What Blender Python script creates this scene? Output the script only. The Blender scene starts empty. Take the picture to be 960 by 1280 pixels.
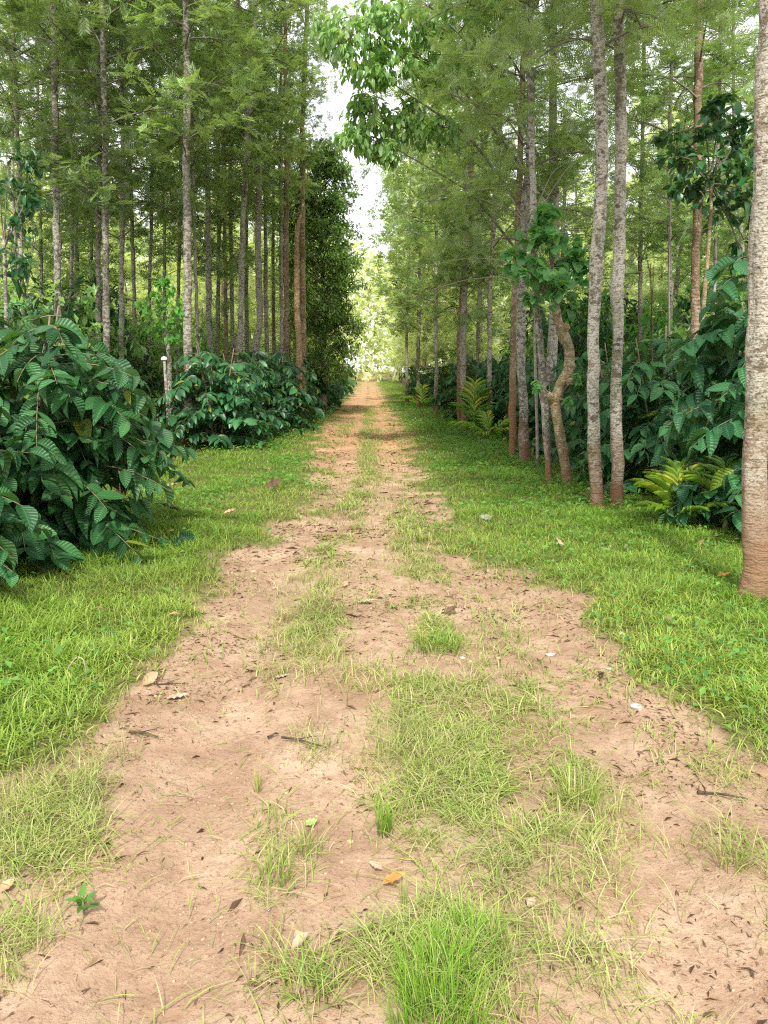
import bpy, math
import numpy as np
R = math.radians
C = bpy.context.scene.collection
sc = bpy.context.scene

# ------------------------------------------------------------------ camera
F, CW, CH = 960.0, 480.0, 640.0
CAMH, PITCH, YAW = 1.55, R(10.5), R(1.2)
cd = bpy.data.cameras.new('camera'); cam = bpy.data.objects.new('camera', cd); C.objects.link(cam)
cam.location = (0, 0, CAMH); cam.rotation_euler = (R(90) - PITCH, 0, -YAW)
cd.sensor_fit = 'VERTICAL'; cd.sensor_height = 36; cd.lens = 27; cd.clip_end = 2000; cd.clip_start = .05
sc.camera = cam

def ray(px, py):
    """direction seen at a point measured in the photograph"""
    x, z, y = (px - CW) / F, -(py - CH) / F, 1.0
    y, z = y * math.cos(PITCH) + z * math.sin(PITCH), -y * math.sin(PITCH) + z * math.cos(PITCH)
    return np.array([x * math.cos(YAW) + y * math.sin(YAW), -x * math.sin(YAW) + y * math.cos(YAW), z])
def gp(px, py):
    d = ray(px, py); t = CAMH / -d[2]; return d[0] * t, d[1] * t
def at(px, py, Y):
    d = ray(px, py); t = Y / d[1]; return np.array([d[0] * t, Y, CAMH + d[2] * t])

# ------------------------------------------------------------------ noise
def vnoise(x, y, s, seed=0):
    x = np.asarray(x, float) / s + seed * 17.13; y = np.asarray(y, float) / s - seed * 9.71
    xi, yi = np.floor(x), np.floor(y); fx, fy = x - xi, y - yi
    fx = fx * fx * (3 - 2 * fx); fy = fy * fy * (3 - 2 * fy)
    h = lambda a, b: np.modf(np.abs(np.sin(a * 127.1 + b * 311.7 + seed * 3.3) * 43758.5453))[0]
    return (h(xi, yi) * (1 - fx) + h(xi + 1, yi) * fx) * (1 - fy) + (h(xi, yi + 1) * (1 - fx) + h(xi + 1, yi + 1) * fx) * fy
def fbm(x, y, s, seed=0, o=4):
    r = 0; a = 1; n = 0
    for k in range(o):
        r = r + a * vnoise(x, y, s / 2 ** k, seed + k); n += a; a *= .55
    return r / n
def sstep(a, b, x):
    t = np.clip((x - a) / (b - a), 0, 1); return t * t * (3 - 2 * t)

# ------------------------------------------------------------------ where the grass grows
eL = [gp(*p) for p in [(-160, 1280), (-60, 1010), (70, 960), (150, 905), (175, 850), (225, 800), (258, 762), (268, 722), (290, 700),
      (335, 680), (365, 650), (378, 620), (390, 590), (397, 560), (402, 540), (420, 510), (436, 498), (444, 488)]]
eR = [gp(*p) for p in [(1350, 1280), (1040, 1000), (955, 950), (880, 905), (815, 862), (800, 820), (775, 790), (735, 760), (650, 728),
      (612, 705), (575, 680), (548, 640), (532, 600), (522, 570), (510, 540), (494, 520), (484, 505), (478, 492)]]
eL, eR = np.array(eL) + [.03, 0], np.array(eR) - [.06, 0]
def edgeL(y): return np.interp(y, eL[:, 1], eL[:, 0])
def edgeR(y): return np.interp(y, eR[:, 1], eR[:, 0])
PATCH = []   # x, y, rx, ry, density
for (px, py, rx, ry, dn) in [
    (90, 1050, 130, 110, .95), (30, 1175, 75, 70, .85), (30, 960, 90, 50, .8),
    (330, 838, 95, 42, .75), (395, 780, 55, 45, .8), (405, 715, 40, 40, .6), (340, 735, 35, 35, .6), (290, 880, 45, 20, .4),
    (545, 800, 36, 30, .9), (620, 785, 45, 20, .5), (520, 765, 25, 16, .5), (560, 880, 150, 55, .75), (545, 960, 110, 110, .95),
    (600, 1010, 140, 75, .65), (560, 1210, 105, 110, 1.), (650, 1075, 170, 65, .8), (722, 965, 60, 55, .7), (700, 1220, 100, 75, .65),
    (350, 1065, 50, 65, .45), (385, 1225, 70, 60, .55), (920, 1060, 50, 70, .5), (880, 1150, 60, 50, .25), (690, 830, 60, 25, .5),
    (530, 690, 60, 42, .75), (510, 650, 40, 30, .6), (570, 700, 45, 28, .5), (460, 600, 40, 22, .55), (490, 552, 28, 14, .6), (430, 540, 16, 14, .6),
    (440, 625, 20, 15, .4), (480, 575, 14, 10, .5), (390, 950, 40, 40, .35), (480, 930, 40, 60, .5), (480, 1010, 40, 60, .45), (800, 930, 60, 25, .3), (640, 900, 40, 20, .6), (905, 960, 60, 25, .3)]:
    x, y = gp(px, py); x1, _ = gp(px + rx, py); _, y0 = gp(px, py + ry); _, y1 = gp(px, py - ry)
    PATCH.append((x, (y0 + y1) / 2, x1 - x, (y1 - y0) / 2, dn))
def lush(x, y):
    w = .10 + .012 * y
    n = ((fbm(x, y, .55, 3) - .5) * .55 + (fbm(x, y, .16, 13) - .5) * .35) * np.clip(y / 4, .6, 2.2)
    return np.maximum(sstep(-w, w, edgeL(y) - x + n), sstep(-w, w, x - edgeR(y) + n))
def patchy(x, y):
    r = np.zeros_like(np.asarray(x, float))
    n = fbm(x, y, .32, 8)
    for (a, b, rx, ry, dn) in PATCH:
        q = np.sqrt(((x - a) / rx) ** 2 + ((y - b) / ry) ** 2)
        r = np.maximum(r, dn * sstep(1.25, .45, q + (n - .5) * 1.3))
    md = (edgeL(y) + edgeR(y)) / 2
    r = np.maximum(r, 1. * sstep(9, 13, y) * sstep(.34, .55, fbm(x, y * .3, .5, 15)) * np.exp(-((x - md) / .3) ** 2))
    r = np.maximum(r, .85 * sstep(4.5, 8, y) * sstep(.5, .64, fbm(x, y * .5, .45, 16)))
    return r
RUTS = [np.array([gp(*p) for p in l_]) for l_ in ([(170, 1278), (240, 1060), (285, 900), (340, 790), (380, 690)], [(880, 1278), (830, 1100), (760, 930), (670, 800), (590, 715)])]
BARE = [np.array([gp(*p) for p in l_]) for l_ in ([(140, 1278), (225, 1080), (262, 930), (285, 820), (300, 740), (350, 690), (400, 640), (428, 600), (438, 560), (450, 520)],
    [(470, 790), (465, 740), (455, 700), (470, 650), (492, 600), (488, 560), (476, 520)], [(930, 1278), (860, 1120), (790, 960), (740, 850), (680, 780), (600, 745)])]
_patchy = patchy
def patchy(x, y):
    r = _patchy(x, y)
    for l_, w_ in zip(BARE, (.24, .22, .16)):
        q = (np.asarray(x) - np.interp(y, l_[:, 1], l_[:, 0]) - .12 * (vnoise(x, y, .5, 33) - .5)) / (w_ * np.clip(1.15 - y * .03, .6, 1.1)); r = r * (1 - .93 * np.exp(-q ** 4) * (y > l_[0, 1] - .3))
    return r
def hgt(x, y):
    L = lush(x, y); x = np.asarray(x, float)
    z = .035 * L + .02 * patchy(x, y) + (fbm(x, y, 1.2, 5) - .5) * .05 + (fbm(x, y, .25, 6) - .5) * .034
    mid = (edgeL(y) + edgeR(y)) / 2
    far = sstep(4, 9, y)
    z = z - .03 * np.exp(-((x - mid + .55) / .3) ** 2) * far - .03 * np.exp(-((x - mid - .5) / .3) ** 2) * far
    for pts_ in RUTS:
        xr = np.interp(y, pts_[:, 1], pts_[:, 0]); z = z - .035 * np.exp(-((x - xr) / .15) ** 2) * (y < 6) + .012 * np.exp(-((np.abs(x - xr) - .27) / .08) ** 2) * (y < 6)
    return z + .25 * sstep(3, 14, np.abs(x)) * (fbm(x, y, 7, 9) - .4)

# ------------------------------------------------------------------ materials
def mat(name):
    m = bpy.data.materials.new(name); m.use_nodes = True; nt = m.node_tree; nt.nodes.clear()
    return m, nt, nt.nodes, nt.links
def N(nt, t, **kw):
    n = nt.nodes.new(t)
    for k, v in kw.items():
        if k.startswith('i_'):
            key = k[2:]; key = int(key) if key.isdigit() else key.replace('_', ' ')
            n.inputs[key].default_value = v
        else: setattr(n, k, v)
    return n
def ramp(nt, fac, stops):
    r = nt.nodes.new('ShaderNodeValToRGB'); e = r.color_ramp.elements
    while len(e) < len(stops): e.new(.5)
    for k, (p, c) in enumerate(stops):
        e[k].position = p; e[k].color = (*c, 1) if len(c) == 3 else c
    nt.links.new(fac, r.inputs[0]); return r.outputs[0]
def mixc(nt, f, a, b, mode='MIX'):
    m = N(nt, 'ShaderNodeMix', data_type='RGBA', blend_type=mode)
    for s, v in ((m.inputs[0], f), (m.inputs[6], a), (m.inputs[7], b)):
        if isinstance(v, (int, float)): s.default_value = v
        elif isinstance(v, tuple): s.default_value = (*v, 1)
        else: nt.links.new(v, s)
    return m.outputs[2]
def math_(nt, op, a, b=None):
    m = N(nt, 'ShaderNodeMath', operation=op)
    for k, v in enumerate((a, b)):
        if v is None: continue
        if isinstance(v, (int, float)): m.inputs[k].default_value = v
        else: nt.links.new(v, m.inputs[k])
    return m.outputs[0]
def noise(nt, co, scale, detail=4, rough=.6, dim='3D'):
    n = N(nt, 'ShaderNodeTexNoise'); n.inputs['Scale'].default_value = scale; n.inputs['Detail'].default_value = detail
    n.inputs['Roughness'].default_value = rough
    if co is not None: nt.links.new(co, n.inputs['Vector'])
    return n.outputs['Fac']

def leaf_mat(name, dark, light, under, transl=.3, rough=.42, spec=.5, yellow=None, veins=False, dead=0, ycut=.93):
    m, nt, nd, ln = mat(name)
    a = N(nt, 'ShaderNodeAttribute', attribute_name='lc'); s = N(nt, 'ShaderNodeSeparateXYZ'); ln.new(a.outputs['Vector'], s.inputs[0])
    u, v, r = s.outputs
    oi = N(nt, 'ShaderNodeObjectInfo')
    col = mixc(nt, r, dark, light)
    if yellow:
        f = math_(nt, 'GREATER_THAN', r, ycut); col = mixc(nt, f, col, yellow)
    geo = N(nt, 'ShaderNodeNewGeometry')
    big = noise(nt, geo.outputs['Position'], .7, 2)
    g = math_(nt, 'MULTIPLY_ADD', big, .9); g.node.inputs[2].default_value = .55
    hs = N(nt, 'ShaderNodeHueSaturation'); ln.new(col, hs.inputs['Color']); ln.new(g, hs.inputs['Value'])
    hu = math_(nt, 'MULTIPLY_ADD', oi.outputs['Random'], .03); hu.node.inputs[2].default_value = .485; ln.new(hu, hs.inputs['Hue'])
    col = hs.outputs[0]
    bump = None
    if veins:
        au = math_(nt, 'ABSOLUTE', u)
        ph = math_(nt, 'SUBTRACT', math_(nt, 'MULTIPLY', v, 9.), math_(nt, 'MULTIPLY', au, 1.6))
        w = math_(nt, 'ABSOLUTE', math_(nt, 'SINE', math_(nt, 'MULTIPLY', ph, math.pi)))
        mid = math_(nt, 'LESS_THAN', au, .05)
        vein = math_(nt, 'MAXIMUM', math_(nt, 'LESS_THAN', w, .16), mid)
        col = mixc(nt, math_(nt, 'MULTIPLY', vein, .22), col, tuple(min(1, c * 2.2 + .02) for c in light))
        b = N(nt, 'ShaderNodeBump'); b.inputs['Strength'].default_value = .7; b.inputs['Distance'].default_value = .01
        ln.new(math_(nt, 'POWER', w, .5), b.inputs['Height']); bump = b.outputs[0]
    col = mixc(nt, math_(nt, 'MULTIPLY', geo.outputs['Backfacing'], .8), col, under)
    p = N(nt, 'ShaderNodeBsdfPrincipled'); ln.new(col, p.inputs['Base Color']); p.inputs['Roughness'].default_value = rough
    p.inputs['Specular IOR Level'].default_value = spec
    if bump: ln.new(bump, p.inputs['Normal'])
    t = N(nt, 'ShaderNodeBsdfTranslucent')
    tc = mixc(nt, 1., col, (1.5, 1.7, .55), 'MULTIPLY'); ln.new(tc, t.inputs[0])
    mx = N(nt, 'ShaderNodeMixShader'); mx.inputs[0].default_value = transl
    ln.new(p.outputs[0], mx.inputs[1]); ln.new(t.outputs[0], mx.inputs[2])
    o = N(nt, 'ShaderNodeOutputMaterial'); ln.new(mx.outputs[0], o.inputs[0]); return m

def bark_mat(name, base, pale, dark, soil=(.27, .135, .07), soilh=.6, pale_amt=.5):
    m, nt, nd, ln = mat(name)
    tc = N(nt, 'ShaderNodeTexCoord'); oi = N(nt, 'ShaderNodeObjectInfo')
    mp = N(nt, 'ShaderNodeMapping'); ln.new(tc.outputs['Object'], mp.inputs[0]); mp.inputs['Scale'].default_value = (1, 1, 1.35)
    off = N(nt, 'ShaderNodeCombineXYZ'); ln.new(math_(nt, 'MULTIPLY', oi.outputs['Random'], 50.), off.inputs[2]); ln.new(off.outputs[0], mp.inputs['Location'])
    co = mp.outputs[0]
    n1 = noise(nt, co, 3., 5, .65); n2 = noise(nt, co, 14., 4, .7); n3 = noise(nt, co, 55., 3, .6); n4 = noise(nt, co, .8, 2)
    c = ramp(nt, n1, [(.35, dark), (.6, base)])
    pf = ramp(nt, math_(nt, 'ADD', math_(nt, 'MULTIPLY', n2, .7), math_(nt, 'ADD', math_(nt, 'MULTIPLY', n4, .25), .12)), [(.66 - pale_amt * .2, (0, 0, 0)), (.70 - pale_amt * .2, (1, 1, 1))])
    c = mixc(nt, math_(nt, 'MULTIPLY', pf, .7), c, pale)
    gb_ = math_(nt, 'GREATER_THAN', noise(nt, co, 1.7, 3), .58); c = mixc(nt, math_(nt, 'MULTIPLY', gb_, .3), c, (.12, .14, .06))
    c = mixc(nt, ramp(nt, n3, [(.52, (0, 0, 0)), (.62, (.65, .65, .65))]), c, tuple(x * .55 for x in dark))
    # lenticel rings
    mp2 = N(nt, 'ShaderNodeMapping'); ln.new(tc.outputs['Object'], mp2.inputs[0]); mp2.inputs['Scale'].default_value = (3, 3, 26)
    ln.new(off.outputs[0], mp2.inputs['Location'])
    r = noise(nt, mp2.outputs[0], 1.6, 3, .6)
    c = mixc(nt, ramp(nt, r, [(.60, (0, 0, 0)), (.68, (.3, .3, .3))]), c, dark)
    s = N(nt, 'ShaderNodeSeparateXYZ'); ln.new(tc.outputs['Object'], s.inputs[0])
    hz = math_(nt, 'ADD', s.outputs[2], math_(nt, 'MULTIPLY', math_(nt, 'SUBTRACT', n1, .5), 1.6))
    mr = N(nt, 'ShaderNodeMapRange'); ln.new(hz, mr.inputs[0]); mr.inputs[1].default_value = soilh + .25; mr.inputs[2].default_value = soilh * .3
    mr.inputs[3].default_value = 0; mr.inputs[4].default_value = .92
    c = mixc(nt, mr.outputs[0], c, mixc(nt, n2, soil, tuple(x * .6 for x in soil)))
    p = N(nt, 'ShaderNodeBsdfPrincipled'); ln.new(c, p.inputs['Base Color']); p.inputs['Roughness'].default_value = .9
    p.inputs['Specular IOR Level'].default_value = .2
    b = N(nt, 'ShaderNodeBump'); b.inputs['Strength'].default_value = .9; b.inputs['Distance'].default_value = .02
    ln.new(math_(nt, 'ADD', math_(nt, 'ADD', n2, math_(nt, 'MULTIPLY', n3, .5)), math_(nt, 'MULTIPLY', r, .7)), b.inputs['Height']); ln.new(b.outputs[0], p.inputs['Normal'])
    o = N(nt, 'ShaderNodeOutputMaterial'); ln.new(p.outputs[0], o.inputs[0]); return m

def plain(name, a, b, scale=20, rough=.85, bump=.4, spec=.3):
    m, nt, nd, ln = mat(name); tc = N(nt, 'ShaderNodeTexCoord'); n = noise(nt, tc.outputs['Object'], scale, 4)
    c = ramp(nt, n, [(.35, a), (.65, b)])
    p = N(nt, 'ShaderNodeBsdfPrincipled'); ln.new(c, p.inputs['Base Color']); p.inputs['Roughness'].default_value = rough
    p.inputs['Specular IOR Level'].default_value = spec
    bp = N(nt, 'ShaderNodeBump'); bp.inputs['Strength'].default_value = bump; bp.inputs['Distance'].default_value = .01
    ln.new(n, bp.inputs['Height']); ln.new(bp.outputs[0], p.inputs['Normal'])
    o = N(nt, 'ShaderNodeOutputMaterial'); ln.new(p.outputs[0], o.inputs[0]); return m

def grass_mat(name, base, tip, dry, dryf, transl=.35):
    m, nt, nd, ln = mat(name)
    a = N(nt, 'ShaderNodeAttribute', attribute_name='lc'); s = N(nt, 'ShaderNodeSeparateXYZ'); ln.new(a.outputs['Vector'], s.inputs[0])
    t, r, dy = s.outputs
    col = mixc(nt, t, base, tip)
    geo = N(nt, 'ShaderNodeNewGeometry'); n = noise(nt, geo.outputs['Position'], 1.8, 5, .7)
    col = mixc(nt, dy, col, dry)
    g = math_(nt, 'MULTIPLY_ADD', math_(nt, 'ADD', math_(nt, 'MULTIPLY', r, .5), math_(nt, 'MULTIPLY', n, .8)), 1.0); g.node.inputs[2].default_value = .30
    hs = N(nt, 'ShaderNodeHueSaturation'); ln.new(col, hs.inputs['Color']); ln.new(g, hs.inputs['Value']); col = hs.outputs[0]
    p = N(nt, 'ShaderNodeBsdfPrincipled'); ln.new(col, p.inputs['Base Color']); p.inputs['Roughness'].default_value = .5; p.inputs['Specular IOR Level'].default_value = .35
    tr = N(nt, 'ShaderNodeBsdfTranslucent'); ln.new(mixc(nt, 1., col, (1.3, 1.4, .6), 'MULTIPLY'), tr.inputs[0])
    mx = N(nt, 'ShaderNodeMixShader'); mx.inputs[0].default_value = transl
    ln.new(p.outputs[0], mx.inputs[1]); ln.new(tr.outputs[0], mx.inputs[2])
    o = N(nt, 'ShaderNodeOutputMaterial'); ln.new(mx.outputs[0], o.inputs[0]); return m

M = {}
M['coffee'] = leaf_mat('coffee_leaf', (.008, .050, .016), (.050, .19, .052), (.10, .20, .09), .22, .42, .45, (.20, .27, .03), True, ycut=.955)
M['coffee_far'] = leaf_mat('coffee_leaf_far', (.010, .058, .020), (.050, .18, .05), (.09, .18, .08), .22, .4, .45, (.20, .28, .03), ycut=.95)
M['oak'] = leaf_mat('silver_oak_leaf', (.012, .036, .010), (.33, .49, .14), (.38, .47, .28), .26, .42, .4, (.28, .52, .05), ycut=.90)
M['oak_dark'] = leaf_mat('silver_oak_leaf_painted_shade', (.010, .028, .010), (.25, .39, .13), (.32, .40, .24), .24, .5, .3, (.12, .24, .04), ycut=.9)  # darker copy of the oak leaf, shade painted into its colours
M['oak_pale'] = leaf_mat('silver_oak_leaf_painted_sun', (.20, .24, .12), (.74, .78, .52), (.64, .66, .48), .4, .6, .2)  # sunlight and haze on distant crowns painted in as paler leaf colours
M['broad'] = leaf_mat('broad_leaf', (.08, .18, .045), (.36, .55, .18), (.34, .46, .26), .42, .4, .5, (.26, .36, .05), ycut=.88)
M['broad_dark'] = leaf_mat('broad_leaf_dark', (.016, .075, .03), (.045, .16, .045), (.08, .15, .07), .22, .35, .5, (.30, .36, .03), ycut=.94)
M['broad_bright'] = leaf_mat('broad_leaf_bright', (.07, .25, .04), (.17, .42, .07), (.2, .36, .1), .4, .45, .4)
M['heart'] = leaf_mat('heart_leaf', (.03, .14, .04), (.15, .38, .10), (.16, .32, .13), .33, .45, .45)
M['evergreen'] = leaf_mat('evergreen_leaf', (.05, .12, .028), (.42, .56, .15), (.2, .3, .12), .36, .4, .5, (.18, .30, .04), ycut=.9)
M['weed'] = leaf_mat('weed_leaf', (.05, .16, .03), (.17, .34, .06), (.18, .34, .09), .35, .5, .35)
M['palm'] = leaf_mat('palm_leaf', (.12, .28, .03), (.30, .42, .05), (.25, .36, .08), .35, .4, .5, (.45, .42, .05), ycut=.8)
M['bark'] = bark_mat('bark_grey', (.26, .22, .16), (.55, .52, .44), (.10, .08, .06), pale_amt=.55)
M['bark_pale'] = bark_mat('bark_pale', (.26, .22, .16), (.50, .46, .38), (.13, .10, .065), pale_amt=.6, soil=(.30, .17, .09), soilh=1.15)
M['bark_dark'] = bark_mat('bark_dark', (.21, .18, .135), (.50, .47, .40), (.085, .07, .055), pale_amt=.45)
M['bark_red'] = bark_mat('bark_red', (.28, .19, .12), (.44, .36, .26), (.15, .09, .06), pale_amt=.25, soil=(.33, .16, .075), soilh=1.6)
M['bark_ochre'] = bark_mat('bark_ochre', (.34, .25, .13), (.48, .42, .29), (.15, .105, .06), pale_amt=.3, soil=(.32, .20, .10), soilh=.4)
M['deadwood'] = bark_mat('dead_wood', (.40, .25, .13), (.55, .42, .28), (.20, .12, .06), pale_amt=.3, soil=(.36, .19, .09), soilh=1.4)
M['twig'] = plain('twig_bark', (.11, .095, .07), (.24, .21, .16), 12)
M['twig_pale'] = plain('bare_branch', (.19, .17, .14), (.34, .31, .26), 12)
M['stem'] = plain('coffee_stem', (.12, .10, .06), (.25, .20, .13), 14)
M['stem_green'] = plain('green_stem', (.16, .18, .07), (.25, .26, .12), 14)
M['dryleaf'] = plain('dry_leaf', (.30, .17, .09), (.48, .32, .20), 22, .7)
M['paleleaf'] = plain('pale_dry_leaf', (.30, .21, .14), (.46, .36, .26), 22, .7)
M['orangeleaf'] = plain('orange_leaf', (.42, .12, .03), (.62, .30, .08), 16, .6)
M['darkleaf'] = plain('dark_dry_leaf', (.06, .035, .025), (.15, .085, .05), 22, .8)
M['greenleaf'] = plain('fallen_green_leaf', (.22, .28, .09), (.38, .40, .18), 18, .6)
M['darktwig'] = plain('dark_twig', (.035, .025, .018), (.10, .07, .045), 30)
M['stone'] = plain('white_stone', (.34, .30, .25), (.58, .54, .48), 25)
M['stone_grey'] = plain('grey_stone', (.16, .14, .12), (.34, .31, .28), 18)
M['cap'] = plain('white_cap', (.68, .68, .66), (.8, .8, .78), 10, .5)
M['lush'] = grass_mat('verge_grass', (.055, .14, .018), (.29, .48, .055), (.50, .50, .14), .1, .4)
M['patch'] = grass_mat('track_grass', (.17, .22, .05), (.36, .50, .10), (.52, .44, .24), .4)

# ground
m, nt, nd, ln = mat('earth')
geo = N(nt, 'ShaderNodeNewGeometry'); co = geo.outputs['Position']
a = N(nt, 'ShaderNodeAttribute', attribute_name='gd'); s = N(nt, 'ShaderNodeSeparateXYZ'); ln.new(a.outputs['Vector'], s.inputs[0])
n0 = noise(nt, co, .6, 3); n1 = noise(nt, co, 2.4, 6, .65); n2 = noise(nt, co, 14, 6, .7); n3 = noise(nt, co, 70, 5, .7); n4 = noise(nt, co, 260, 3, .6)
soil = ramp(nt, n1, [(.30, (.34, .22, .145)), (.50, (.46, .32, .217)), (.72, (.55, .41, .29))])
soil = mixc(nt, ramp(nt, n2, [(.40, (.75, .75, .75)), (.58, (0, 0, 0))]), soil, mixc(nt, .5, soil, (.20, .115, .065)))
soil = mixc(nt, s.outputs[1], soil, mixc(nt, n2, (.50, .24, .11), (.62, .39, .24)))
soil = mixc(nt, ramp(nt, n3, [(.56, (0, 0, 0)), (.66, (.75, .75, .75))]), soil, (.15, .085, .045))
soil = mixc(nt, ramp(nt, n3, [(.30, (.5, .5, .5)), (.38, (0, 0, 0))]), soil, (.54, .41, .31))
vo = N(nt, 'ShaderNodeTexVoronoi'); vo.inputs['Scale'].default_value = 38; ln.new(co, vo.inputs['Vector'])
pb = ramp(nt, vo.outputs['Distance'], [(.10, (1, 1, 1)), (.17, (0, 0, 0))])
pbs = math_(nt, 'MULTIPLY', pb, math_(nt, 'GREATER_THAN', noise(nt, co, 9, 2), .56))
soil = mixc(nt, math_(nt, 'MULTIPLY', pbs, .6), soil, mixc(nt, noise(nt, co, 31, 0), (.14, .08, .045), (.55, .45, .36)))
soil = mixc(nt, ramp(nt, n0, [(.42, (.55, .55, .55)), (.6, (0, 0, 0))]), soil, mixc(nt, .65, soil, (.22, .13, .075)))
thatch = mixc(nt, n2, (.09, .105, .03), (.20, .19, .07))
thatch = mixc(nt, ramp(nt, n3, [(.5, (0, 0, 0)), (.6, (.7, .7, .7))]), thatch, (.10, .065, .03))
gf = math_(nt, 'ADD', s.outputs[0], math_(nt, 'MULTIPLY', math_(nt, 'SUBTRACT', n2, .5), .9))
gf = ramp(nt, gf, [(.38, (0, 0, 0)), (.85, (1, 1, 1))])
col = mixc(nt, gf, soil, thatch)
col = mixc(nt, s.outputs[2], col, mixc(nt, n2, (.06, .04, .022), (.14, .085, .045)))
p = N(nt, 'ShaderNodeBsdfPrincipled'); ln.new(col, p.inputs['Base Color']); p.inputs['Roughness'].default_value = .95; p.inputs['Specular IOR Level'].default_value = .1
b = N(nt, 'ShaderNodeBump'); b.inputs['Strength'].default_value = .8; b.inputs['Distance'].default_value = .022
h = math_(nt, 'ADD', math_(nt, 'ADD', n2, math_(nt, 'MULTIPLY', n3, .55)), math_(nt, 'ADD', math_(nt, 'MULTIPLY', n4, .15), math_(nt, 'MULTIPLY', pbs, .3)))
ln.new(h, b.inputs['Height']); ln.new(b.outputs[0], p.inputs['Normal'])
o = N(nt, 'ShaderNodeOutputMaterial'); ln.new(p.outputs[0], o.inputs[0]); M['earth'] = m

# ------------------------------------------------------------------ mesh collecting
class Geo:
    def __init__(s): s.v = []; s.q = []; s.a = []; s.n = 0
    def add(s, v, q, a=None):
        v = np.asarray(v, float).reshape(-1, 3); q = np.asarray(q, int).reshape(-1, 4)
        s.v.append(v); s.q.append(q + s.n); s.n += len(v)
        s.a.append(np.zeros((len(v), 3)) if a is None else np.asarray(a, float).reshape(-1, 3)); return s
    def mesh(s, name, material, smooth=True, attr='lc'):
        v = np.concatenate(s.v); q = np.concatenate(s.q); a = np.concatenate(s.a)
        me = bpy.data.meshes.new(name); me.vertices.add(len(v)); me.vertices.foreach_set('co', v.astype('f').ravel())
        me.loops.add(q.size); me.loops.foreach_set('vertex_index', q.astype('i').ravel())
        me.polygons.add(len(q)); me.polygons.foreach_set('loop_start', np.arange(0, q.size, 4, dtype='i'))
        if smooth: me.polygons.foreach_set('use_smooth', np.ones(len(q), dtype=bool))
        at_ = me.attributes.new(attr, 'FLOAT_VECTOR', 'POINT'); at_.data.foreach_set('vector', a.astype('f').ravel())
        me.materials.append(material); me.update(calc_edges=True); return me
def obj(name, geo, material, parent=None, loc=None, smooth=True):
    me = geo if isinstance(geo, bpy.types.Mesh) else geo.mesh(name, material, smooth)
    o = bpy.data.objects.new(name, me); C.objects.link(o)
    if parent: o.parent = parent
    if loc is not None: o.location = loc
    return o
def tag(o, label=None, cat=None, group=None, kind=None):
    for k, v in (('label', label), ('category', cat), ('group', group), ('kind', kind)):
        if v: o[k] = v
    return o
def thing(name, loc, label, cat, group=None, rz=0):
    o = bpy.data.objects.new(name, None); C.objects.link(o); o.location = loc; o.rotation_euler = (0, 0, rz)
    o.empty_display_size = .1
    return tag(o, label, cat, group)
def dup(root, loc, rz=0, sca=1, label=None):
    r = root.copy(); C.objects.link(r); r.location = loc; r.rotation_euler = (0, 0, rz); r.scale = (sca,) * 3
    if label: r['label'] = label
    for ch in list(root.children):
        c = ch.copy(); C.objects.link(c); c.parent = r
        for g in ch.children:
            d = g.copy(); C.objects.link(d); d.parent = c
    return r

def unit(a): return a / np.maximum(np.linalg.norm(a, axis=-1, keepdims=True), 1e-9)
def tube(g, pts, rad, sides=8, wob=0., rng=None, cap=True):
    pts = np.asarray(pts, float); n = len(pts); rad = np.broadcast_to(np.asarray(rad, float), (n,))
    t = unit(np.gradient(pts, axis=0)); ref = np.array([1., 0, 0]) if abs(t[0][0]) < .8 else np.array([0, 1., 0])
    X = unit(ref - t * (t @ ref)[:, None]); Y = np.cross(t, X)
    th = np.linspace(0, 2 * math.pi, sides, endpoint=False)
    rr = rad[:, None] * np.ones((1, sides))
    if wob and rng is not None:
        k = rng.normal(size=(n, sides)); k = (k + np.roll(k, 1, 0) + np.roll(k, 1, 1) + np.roll(k, -1, 1)) / 2; rr = rr * (1 + wob * k)
    v = pts[:, None] + rr[..., None] * (np.cos(th)[None, :, None] * X[:, None] + np.sin(th)[None, :, None] * Y[:, None])
    i = np.arange(n - 1)[:, None] * sides; j = np.arange(sides)[None]; j2 = (j + 1) % sides
    q = np.stack([i + j, i + j2, i + sides + j2, i + sides + j], -1).reshape(-1, 4)
    v = v.reshape(-1, 3)
    if cap:   # close the top with a small cone
        top = len(v); v = np.vstack([v, pts[-1] + t[-1] * rad[-1] * .3])
        e = (n - 1) * sides; jj = np.arange(0, sides, 2)
        q = np.vstack([q, np.stack([e + jj, e + (jj + 1) % sides, e + (jj + 2) % sides, np.full(len(jj), top)], -1)])
    g.add(v, q)
def smooth_path(p, n=24):
    """even points along a polyline with its corners rounded off"""
    p = np.asarray(p, float); d = np.r_[0, np.cumsum(np.linalg.norm(np.diff(p, axis=0), axis=1))]; m = 4 * n
    t = np.linspace(0, d[-1], m); q = np.stack([np.interp(t, d, p[:, c]) for c in range(p.shape[1])], -1)
    for _ in range(max(6, m // 6)): q[1:-1] = (q[:-2] + 2 * q[1:-1] + q[2:]) / 4
    k = np.linspace(0, m - 1, n); return np.stack([np.interp(k, np.arange(m), q[:, c]) for c in range(p.shape[1])], -1)

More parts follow.
